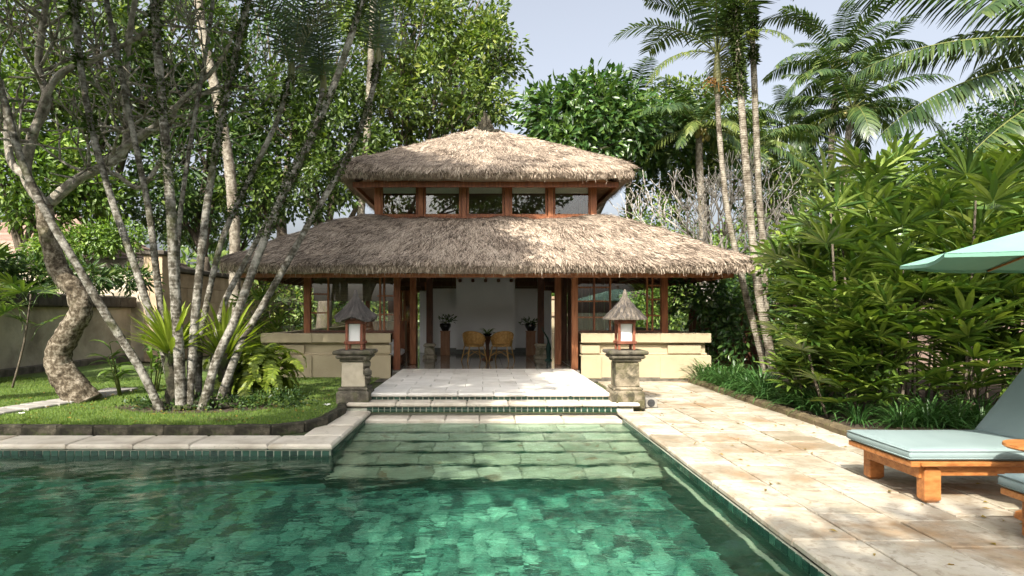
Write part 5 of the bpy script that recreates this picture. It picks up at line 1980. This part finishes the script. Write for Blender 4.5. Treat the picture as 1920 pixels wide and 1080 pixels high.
def lady_palm(x, y, h, ncane, nleaf, label, sc=1.0, spread=.6, low=.22, zmin=.35, group='lady palms of the right hedge'):
    t = empty('lady_palm', (x, y, .045))
    tag(t, label, 'palm', group)
    canes = []
    for k in range(ncane):
        a = random.uniform(0, 6.28); rr = spread * .55 * random.random() ** .5
        b = Vector((rr * math.cos(a), rr * math.sin(a), 0))
        e = Vector((b.x * 1.9 + random.uniform(-.1, .1), b.y * 1.9 + random.uniform(-.1, .1), h * random.uniform(.55, .98)))
        mid = b.lerp(e, .5) + Vector((random.uniform(-.06, .06), random.uniform(-.06, .06), 0))
        P, Q = smooth_path([b, mid, e], [.020, .018, .013], .25)
        MB().tube(P, Q, 6).make('cane', M['bark_dark'], t)
        canes.append((b, mid, e))
    for k in range(nleaf):
        b, mid, e = random.choice(canes)
        f = low + (1 - low) * random.random() ** .75
        p = b.lerp(mid, f * 2) if f < .5 else mid.lerp(e, f * 2 - 1)
        if p.z < zmin: p.z = zmin + random.uniform(0, .3)
        az = random.uniform(0, 6.28)
        # leaves lean out towards the light
        if random.random() < .55: az = math.atan2(-1, -.9) + random.gauss(0, .8)
        el = R(random.uniform(5, 55)) if f < .85 else R(random.uniform(25, 80))
        o = link('fan_leaf', random.choice(FANS) if random.random() > .003 else random.choice(FAN_YEL), None, t)
        s = sc * random.uniform(.8, 1.2)
        d = Vector((math.cos(az) * math.cos(el), math.sin(az) * math.cos(el), math.sin(el)))
        o.location = p + d * .38 * s
        o.rotation_euler = (random.uniform(-.4, .4), -el * .75, az)
        o.scale = (s, s, s)
    return t


plants = [
    (7.7, 12.9, 2.6, 'small lady palm at the far end of the right hedge by the slim palm'),
    (7.2, 11.7, 2.9, 'lady palm of the hedge directly right of the slim palm'),
    (6.45, 10.6, 2.9, 'tall lady palm of the hedge behind the second bend of the edging'),
    (5.5, 9.4, 3.0, None), (5.3, 8.35, 2.75, None), (6.35, 7.95, 2.85, None), (7.3, 7.9, 2.7, None),
    (8.3, 7.9, 2.6, 'lady palm of the hedge behind the raised lounger back'), (8.4, 12.2, 3.3, None), (7.4, 10.6, 3.5, None), (6.6, 9.2, 3.35, None), (7.9, 9.1, 3.4, None), (9.3, 8.6, 3.0, None),
    (8.4, 10.8, 3.5, None),
]
names_ = ['lady palm in the middle of the front hedge row over the tan edging stones', 'lady palm at the front corner of the hedge just left of the parasol tip', 'lady palm below the parasol tip behind the foot of the lounger',
          'lady palm under the middle of the parasol edge, dark canes showing at its foot', 'tall back row lady palm rising behind the slim palm end of the hedge', 'tallest lady palm of the back row at the hedge top',
          'tall lady palm of the back row above the parasol tip', 'tall back row lady palm above the parasol canopy', 'lady palm at the far right edge over the lounger back', 'lady palm deepest in the hedge behind the tallest one']
for x, y, h, lab in plants:
    front = (x < 5.6 or y < 8.2)
    lady_palm(x, y, h * 1.06, 6 if front else 5, 118 if front else 66, lab or names_.pop(0), 1.12 if front else 1.25, .75, low=.04 if front else .42, zmin=.2)
for x, y, h, lab in ((5.0, 9.15, 1.45, 'low young lady palm at the edging in the middle of the hedge front'), (4.98, 8.35, 1.35, 'low young lady palm at the edging nearest the foot of the lounger')):
    lady_palm(x, y, h, 5, 44, lab, .95, .5, low=.03, zmin=.15)
# lady palms left of the pavilion
q = at(520, 600, 15.5)
lady_palm(q.x, 15.5, 2.1, 5, 34, 'lady palm against the left end of the pavilion beside its parapet', 1.0, .6, group='lady palms left of the pavilion')
q = at(10, 560, 11.5)
lady_palm(q.x - .3, 11.5, 2.9, 6, 44, 'dark lady palm at the left edge in front of the low wall', 1.1, .9, low=.55, group='lady palms left of the pavilion')

# shrub of small round leaves woven into the hedge
V, Fc = crown_leaves([((5.0, 9.9, 2.35), (.45, .5, .55)), ((5.2, 9.0, 1.5), (.4, .5, .4)), ((5.25, 8.3, .75), (.35, .4, .4))], 1500, .13, .09, 10, .2, .16, .3)
t = link('creeping_shrub', np_mesh('creeping_shrub', V, Fc, False, [M['leaf_light']]))
tag(t, 'light green small leaved climber growing through the front of the palm hedge', 'shrub')
# dense dark shrub far end
V, Fc = crown_leaves([((6.2, 14.2, 1.4), (1.1, .8, 1.3)), ((5.2, 14.4, 1.9), (.7, .6, .9)), ((7.4, 13.6, 1.6), (1.0, .8, 1.5))], 5200, .17, .085, 12, .3, .25, .3)
t = link('leafy_shrub', np_mesh('leafy_shrub', V, Fc, False, [M['leaf_big']]))
tag(t, 'dense glossy shrub between the pavilion parapet and the slim palms', 'shrub')

# lilyturf tufts along the edging
TUFTS = [strap_mesh('lilyturf_tuft', 75, .46, .016, 30, 88, M['lily'], segs=4, r0=.05, arch=1.15) for _ in range(3)]
tuft_spots = [(4.8, 9.75), (4.95, 9.5), (4.75, 9.1), (4.8, 8.7), (4.9, 8.0), (4.85, 12.0), (4.72, 11.5), (4.9, 11.5), (4.9, 10.8), (4.7, 10.2), (4.95, 12.2), (4.75, 12.7), (4.7, 12.2), (4.95, 12.5), (4.72, 11.75), (4.8, 11.3), (4.95, 11.9), (4.7, 10.9), (5.0, 11.0), (4.68, 13.0), (5.1, 12.9), (4.75, 10.5), (5.2, 7.62), (5.55, 7.66), (5.9, 7.62), (6.25, 7.68), (5.4, 7.85), (5.75, 7.85), (6.6, 7.65)]
for k, (x, y) in enumerate(tuft_spots):
    o = link('lilyturf', TUFTS[k % 3], None, None, (x, y, .04))
    o.rotation_euler.z = random.uniform(0, 6.28); o.scale = [random.uniform(1.1, 1.55)] * 3
    if 7.95 < y < 10: tag(o, 'lilyturf tuft at the foot of the hedge along the middle of the edging', 'plant', 'lilyturf tufts along the hedge front')
    elif y > 8: tag(o, 'arching lilyturf tuft inside the deck edging below the slim palms', 'plant', 'lilyturf tufts by the slim palms')
    else: tag(o, 'arching lilyturf tuft behind the foot of the near sun lounger', 'plant', 'lilyturf tufts behind the lounger')

# ------------------------------------------------------------------ background palms, right
CO = [('coco_up', 5, .95), ('coco_mid', 7, .95), ('coco_low', 5, .9), ('coco_yel', 3, .75)]
coconut('tall coconut palm left of the leaning pair, trunk passing behind the slim palms', [at(1555, 560, 33), at(1556, 400, 33), at(1560, 250, 33), at(1572, 118, 33)], .16, CO)
coconut('coconut palm with the fullest crown in the middle of the right-hand sky', [at(1578, 560, 29), at(1580, 400, 29), at(1585, 300, 29), at(1598, 205, 29)], .16, CO)
coconut('leaning coconut palm with thin trunk just right of the fullest crown', [at(1570, 560, 36), at(1590, 380, 36), at(1606, 275, 36), at(1612, 200, 36)], .13, [('coco_mid', 7, .8), ('coco_low', 5, .8)])
coconut('shorter shaggy coconut palm left of the two big crowns', [at(1495, 560, 36), at(1490, 400, 36), at(1486, 300, 36), at(1484, 240, 36)], .15, [('coco_up', 4, .8), ('coco_mid', 7, .85), ('coco_low', 6, .8), ('coco_yel', 4, .8)])
coconut('coconut palm whose upright fronds stand behind the big leaved tree right of the roof ridge', [at(1180, 560, 30), at(1180, 400, 30), at(1178, 290, 30), at(1176, 235, 30)], .16, [('coco_up', 7, .8), ('coco_mid', 6, .9), ('coco_low', 3, .8)])
coconut('yellowing coconut palm behind the slim palms with hanging fronds', [at(1320, 560, 24), at(1318, 420, 24), at(1312, 320, 24), at(1310, 240, 24)], .15, [('coco_up', 4, .62), ('coco_mid', 8, .66), ('coco_low', 5, .62), ('coco_yel', 6, .6)])
coconut('coconut palm behind the twin slim trunks', [at(1432, 560, 27), at(1428, 420, 27), at(1420, 330, 27), at(1414, 270, 27)], .14, [('coco_mid', 7, .7), ('coco_low', 6, .65), ('coco_yel', 4, .6)])
# near coconut palm off the right edge whose fronds reach into the frame
t = coconut('coconut palm standing off the right edge, only its long fronds reaching into the sky', [Vector((15.2, 14.6, 0)), Vector((15.0, 14.4, 3)), Vector((14.6, 14.2, 6.0)), Vector((14.3, 14.0, 7.7))], .17, [('coco_up', 5, 1.0), ('coco_mid', 6, 1.0)], nuts=False)
for az, ty, dz, sc in ((172, 2, .1, 1.0), (181, 16, -.2, 1.0), (190, 33, -.5, 1.05), (160, -22, .2, 1.0)):
    o = link('frond', FR['coco_long'][0], None, t, Vector((14.3, 14.0, 7.5 + dz)) - Vector((15.2, 14.6, 0)))
    o.rotation_euler = (0, R(ty), R(az)); o.scale = (sc,) * 3

# ------------------------------------------------------------------ background broadleaf trees
def blob(px, py, Y, rx, rz, ry=None):
    k = Y / F
    return (at(px, py, Y), (rx * k, (ry or rx) * k, rz * k))


def base_at(px, Y): return Vector(((px - PX) * Y / F, Y, -.03))


broadleaf('tall broadleaf tree against the sky left of the roof ridge', base_at(740, 27), .34,
          [blob(820, 170, 27, 120, 100), blob(900, 110, 27, 75, 75), blob(760, 60, 27, 110, 90), blob(870, 40, 28, 80, 60), blob(900, 200, 26, 60, 50), blob(730, 210, 26, 80, 60), blob(940, 90, 27, 40, 50), blob(700, 20, 28, 80, 60)],
          16000, .30, .13, 'leaf_mid', cluster=30, crad=.46)
broadleaf('broadleaf tree behind the left end of the upper roof', base_at(600, 24), .3,
          [blob(640, 300, 24, 90, 80), blob(560, 340, 24, 90, 70), blob(610, 200, 25, 90, 70), blob(530, 210, 24, 80, 70), blob(700, 300, 25, 50, 50), blob(470, 370, 23, 60, 50)],
          12000, .26, .12, 'leaf_mid', cluster=28, crad=.42)
broadleaf('dark leaved tree behind the middle palm stems', base_at(390, 23), .3,
          [blob(380, 300, 23, 110, 90), blob(300, 380, 23, 100, 60), blob(420, 190, 24, 100, 80), blob(300, 200, 24, 110, 80), blob(450, 290, 24, 70, 60)],
          11500, .27, .12, 'leaf_deep', cluster=30, crad=.46)
broadleaf('tall leafy tree filling the upper left behind the frangipani branches', base_at(200, 22), .32,
          [blob(180, 80, 22, 120, 90), blob(330, 70, 23, 120, 90), blob(90, 190, 21, 110, 90), blob(210, 220, 22, 90, 70), blob(60, 50, 21, 90, 80)],
          12500, .27, .12, 'leaf_mid', cluster=30, crad=.46)
broadleaf('bright leaved tree at the left edge above the house roof', base_at(40, 19), .25,
          [blob(30, 330, 19, 90, 70), blob(120, 320, 20, 80, 60), blob(-20, 240, 19, 80, 70), blob(170, 370, 20, 70, 40), blob(70, 400, 19.5, 60, 35)],
          7500, .24, .11, 'leaf_light', cluster=16, crad=.4)
broadleaf('airy tree high behind the middle palm crowns', base_at(520, 31), .3,
          [blob(500, 60, 31, 90, 70), blob(580, 30, 31, 80, 60), blob(440, 20, 31, 70, 60), blob(640, 100, 31, 60, 60)],
          3200, .28, .12, 'leaf_deep', cluster=18, crad=.45)
broadleaf('broad crowned tree with big glossy leaves right of the roof ridge', base_at(1090, 25), .3,
          [blob(1060, 230, 25, 70, 55), blob(1120, 190, 25, 60, 40), blob(1020, 205, 25, 38, 38), blob(1150, 250, 25, 90, 60), blob(1230, 260, 26, 80, 70), blob(1090, 180, 25, 35, 30), blob(1080, 290, 25, 90, 40)],
          7500, .40, .17, 'leaf_big', cluster=14, crad=.5)
broadleaf('mid green tree behind the bare frangipani', base_at(1330, 27), .25,
          [blob(1290, 300, 27, 90, 60), blob(1380, 320, 27, 90, 60), blob(1240, 360, 27, 70, 50), blob(1350, 230, 28, 80, 60), blob(1280, 190, 28, 60, 50), blob(1470, 360, 28, 60, 50)],
          8500, .27, .11, 'leaf_mid', cluster=28, crad=.42)
broadleaf('small dark tree below the coconut crowns', base_at(1520, 31), .2,
          [blob(1500, 330, 31, 60, 40), blob(1540, 360, 31, 60, 40), blob(1450, 390, 31, 60, 40), blob(1600, 380, 31, 60, 35)],
          4200, .26, .12, 'leaf_deep', cluster=14, crad=.45)
broadleaf('dense round crowned tree on the far right behind the hedge', base_at(1880, 30), .35,
          [blob(1850, 290, 30, 100, 65), blob(1900, 225, 30, 70, 50), blob(1780, 320, 30, 70, 50), blob(1960, 250, 30, 80, 80), blob(1720, 380, 30, 80, 50), blob(1850, 370, 30, 120, 50)],
          14000, .24, .13, 'leaf_deep', cluster=20, crad=.4, hollow=.75)
broadleaf('bushy bright green tree behind the garden wall left of the pavilion', base_at(420, 27.5), .18,
          [blob(400, 420, 27.5, 80, 45), blob(480, 400, 27, 60, 40), blob(330, 430, 28, 60, 35)],
          4200, .2, .09, 'leaf_light', cluster=14, crad=.35)
broadleaf('bushy tree showing through the pavilion behind its right lattice', base_at(1250, 27), .2,
          [blob(1180, 560, 26, 110, 70), blob(1300, 540, 25, 90, 80), blob(1060, 570, 29, 60, 40), blob(1240, 430, 26, 80, 50), blob(1400, 480, 25, 90, 70)],
          8500, .2, .1, 'leaf_light', cluster=14, crad=.4)
broadleaf('bushy tree showing through the left lattice of the pavilion', base_at(620, 27), .2,
          [blob(560, 570, 26, 90, 70), blob(680, 560, 27, 100, 60), blob(760, 580, 28, 50, 50), blob(480, 540, 25, 60, 60)],
          5000, .2, .1, 'leaf_mid', cluster=14, crad=.4)
# tall pale bare trunks among the trees
for pts, Y, r, lab in (([(440, 445), (432, 330), (420, 250), (402, 160), (386, 90), (372, 0), (358, -160), (350, -340)], 19, .15, 'tall pale palm trunk rising behind the middle palm stems'),
                       ([(676, 420), (684, 330), (690, 230), (696, 100), (700, 0), (705, -170), (708, -330)], 24, .14, 'pale straight trunk rising behind the left end of the pavilion roof')):
    Wp = [base_at(pts[0][0], Y)] + [at(a, b, Y) for a, b in pts]
    t = empty('tall_palm', Wp[0]); tag(t, lab, 'palm tree')
    mb = MB(); bumpy_tube(mb, Wp, [r * 1.2] + [r * (1.1 - .3 * i / len(pts)) for i in range(len(pts))], 9, .05, .12, 3, rings=.03)
    mb.make('trunk', M['bark_ring'], t, True)
    palm_crown(t, Wp[-1] - Wp[0], [('coco_up', 5, .8), ('coco_mid', 7, .8)], 9)
# creeper over the rear wall
P0 = []
V, Fc = crown_leaves([(at(150, 455, 18.2), (1.2, .4, .5)), (at(210, 445, 18.2), (1.1, .4, .45)), (at(90, 470, 18.0), (.8, .35, .3))], 3600, .15, .07, 12, .4, .2, .2)
tag(link('wall_creeper', np_mesh('wall_creeper', V, Fc, False, [M['leaf_light']])), 'bright green creeper heaped over the cap of the tall rear wall', 'creeper')
V, Fc = crown_leaves([(at(40, 520, 12.6), (.9, .3, .3)), (at(150, 520, 13.2), (.9, .3, .28)), (at(240, 525, 14.0), (.6, .3, .2)), (at(-40, 510, 12), (.8, .3, .4))], 2600, .2, .055, 12, .4, .2, .2)
tag(link('trailing_plant', np_mesh('trailing_plant', V, Fc, False, [M['leaf_deep']])), 'dark trailing plant lying along the cap of the low grey wall', 'creeper')

# far belt of woodland closing the horizon
n = 15000
ang = rng.uniform(R(35), R(145), n)
rad_ = rng.uniform(42, 60, n)
P = np.stack([rad_ * np.cos(ang), rad_ * np.sin(ang), rng.uniform(0, 1, n) ** .8 * (5.2 + 1.6 * np.sin(ang * 23) + 1.1 * np.sin(ang * 57 + 1))], 1)
P = P + rng.normal(0, .5, (n, 3))
V, Fc = leaf_cards(P, rand_dirs(n, -.2), rand_dirs(n, .8) - np.stack([np.cos(ang), np.sin(ang), 0 * ang], 1) * .7, rng.uniform(.5, 1.0, n), rng.uniform(.3, .55, n))
tag(link('woodland', np_mesh('woodland', V, Fc, False, [M['leaf_deep']])), 'far belt of green woodland along the horizon', 'woodland', None, 'stuff')

# ------------------------------------------------------------------ trees behind and beside the camera (they shade the pool and show in the water and glass)
broadleaf('spreading tree overhanging the pool from the left, out of frame', Vector((-9.2, 9.1, 0)), .3,
          [((-5.0, 1.6, 9.2), (1.6, 2.1, 1.0)), ((-4.9, 4.6, 9.4), (2.3, 2.2, 1.0)), ((-4.6, 7.4, 9.6), (2.2, 2.0, .9)), ((-5.4, 9.6, 9.7), (2.1, 1.5, .8)), ((-8.2, 5.2, 9.8), (2.2, 2.4, 1.0)), ((-9.0, 8.4, 9.8), (2.2, 2.0, 1.0)), ((-3.3, 6.0, 9.3), (.9, 1.2, .6))],
          21000, .3, .15, 'leaf_mid', cluster=18, crad=.42)
broadleaf('shade tree standing behind the near end of the pool', Vector((-6.5, -7.4, 0)), .3,
          [((-5.8, -1.5, 9.2), (1.3, 1.6, .9)), ((-7.5, -4.0, 9.2), (2.0, 2.0, 1.0)), ((-7.9, -6.6, 9.3), (2.2, 2.0, 1.0)), ((-9.8, -4.8, 9.4), (2.2, 2.2, 1.0)), ((-.9, -5.15, 8.0), (2.0, .7, .6))],
          15000, .3, .15, 'leaf_mid', cluster=18, crad=.42)
for i, (x, y, h, lab) in enumerate(((-10, -16, 12, 'left of three tall trees far behind the camera'), (1.5, -19, 13, 'middle of three tall trees far behind the camera'), (-21, -12, 12, 'farthest left tree behind the camera'))):
    broadleaf(lab, Vector((x, y, 0)), .35, [((x, y, h), (3.2, 2.5, 2.6)), ((x - 2.6, y, h - 2), (2.2, 2, 2)), ((x + 2.7, y, h - 2.4), (2.2, 2, 1.9)), ((x + .5, y, h - 4.4), (2.6, 2, 1.8))],
              5000, .4, .2, 'leaf_deep', cluster=16, crad=.6)

sp = MB()
sp.poly([(CB.x + .2 + 1.25 * math.cos(a) * (1 + .08 * math.sin(5 * a)), CB.y + .02 + .52 * math.sin(a) * (1 + .1 * math.sin(3 * a)), LZ + .003) for a in [k * 6.2832 / 40 for k in range(40)]])
tag(sp.make('soil_patch', M['soil']), kind='structure')
# dark creeping ground cover and litter at the foot of the palm clump
V, Fc = crown_leaves([((CB.x + .1, CB.y + .02, LZ + .03), (.85, .42, .10)), ((CB.x + .75, CB.y - .1, LZ + .03), (.6, .35, .08)), ((CB.x - .55, CB.y, LZ + .02), (.4, .3, .06)), ((CB.x + 1.3, CB.y + .2, LZ + .05), (.5, .4, .16))], 3000, .055, .035, 10, .05, .10, .1)
tag(link('ground_cover', np_mesh('ground_cover', V, Fc, False, [M['leaf_deep']])), 'dark small leaved ground cover and litter round the palm clump roots', 'ground cover', None, 'stuff')
n = 420
x = np.concatenate([rng.uniform(-8, -2.4, 200), rng.uniform(2.3, 5.2, 110), CB.x + rng.normal(0, .8, 110)])
y = np.concatenate([rng.uniform(7.7, 11.5, 200), rng.uniform(3.2, 12, 110), CB.y + rng.normal(0, .35, 110)])
z = np.where(x > 0, .008, LZ + .035)
keep = (x > 0) | (y > 7.72)
P = np.stack([x, y, z], 1)[keep]; n = len(P)
V, Fc = leaf_cards(P, rand_dirs(n) * np.array([[1, 1, .12]]), rand_dirs(n, 4), rng.uniform(.03, .075, n), rng.uniform(.015, .035, n))
tag(link('leaf_litter', np_mesh('leaf_litter', V, Fc, False, [M['leaf_dry']])), 'small dry leaves scattered over lawn and paving', 'fallen leaves', None, 'stuff')

# ------------------------------------------------------------------ lawn grass and fallen petals
n = 95000
x = rng.uniform(-11.5, -2.1, n); y = 7.68 + (13.2 - 7.68) * rng.random(n) ** 1.5
keep = (x < -2.55 + .35 * np.clip((y - 7.7) / .5, 0, 1))
keep &= ~(((x - CB.x - .2) / 1.15) ** 2 + ((y - CB.y - .02) / .48) ** 2 < 1 + rng.normal(0, .12, len(x)))
x, y = x[keep], y[keep]; n = len(x)
P = np.stack([x, y, np.full(n, LZ - .004)], 1)
D = rand_dirs(n, 2.2)
s = np.stack([-D[:, 1], D[:, 0], 0 * x], 1); s /= np.linalg.norm(s, axis=1)[:, None] + 1e-9
L = rng.uniform(.02, .055, (n, 1)); wd = .0045
V = np.stack([P - s * wd, P + s * wd, P + D * L], 1).reshape(-1, 3)
tag(link('grass', np_mesh('grass', V, np.arange(n * 3).reshape(-1, 3), False, [M['grass']])), 'short green lawn grass round the palm clump', 'grass', None, 'stuff')
for k, (px_, py_, lab) in enumerate(((38, 781, 'white fallen blossom on the sunny left lawn'), (613, 764, 'white blossom lying at the kerb corner of the lawn by the pale pedestal'))):
    q = gz(px_, py_, LZ)
    m_ = MB()
    for j in range(5):
        a = j * 1.2566
        c_, s_ = math.cos(a), math.sin(a)
        m_._add([(0, 0, .01), (.035 * c_ - .016 * s_, .035 * s_ + .016 * c_, .035), (.065 * c_, .065 * s_, .03), (.035 * c_ + .016 * s_, .035 * s_ - .016 * c_, .03)], [(0, 1, 2, 3)])
    tag(m_.make('fallen_blossom', M['flower'], None, loc=q + Vector((0, 0, .02))), lab, 'flower')
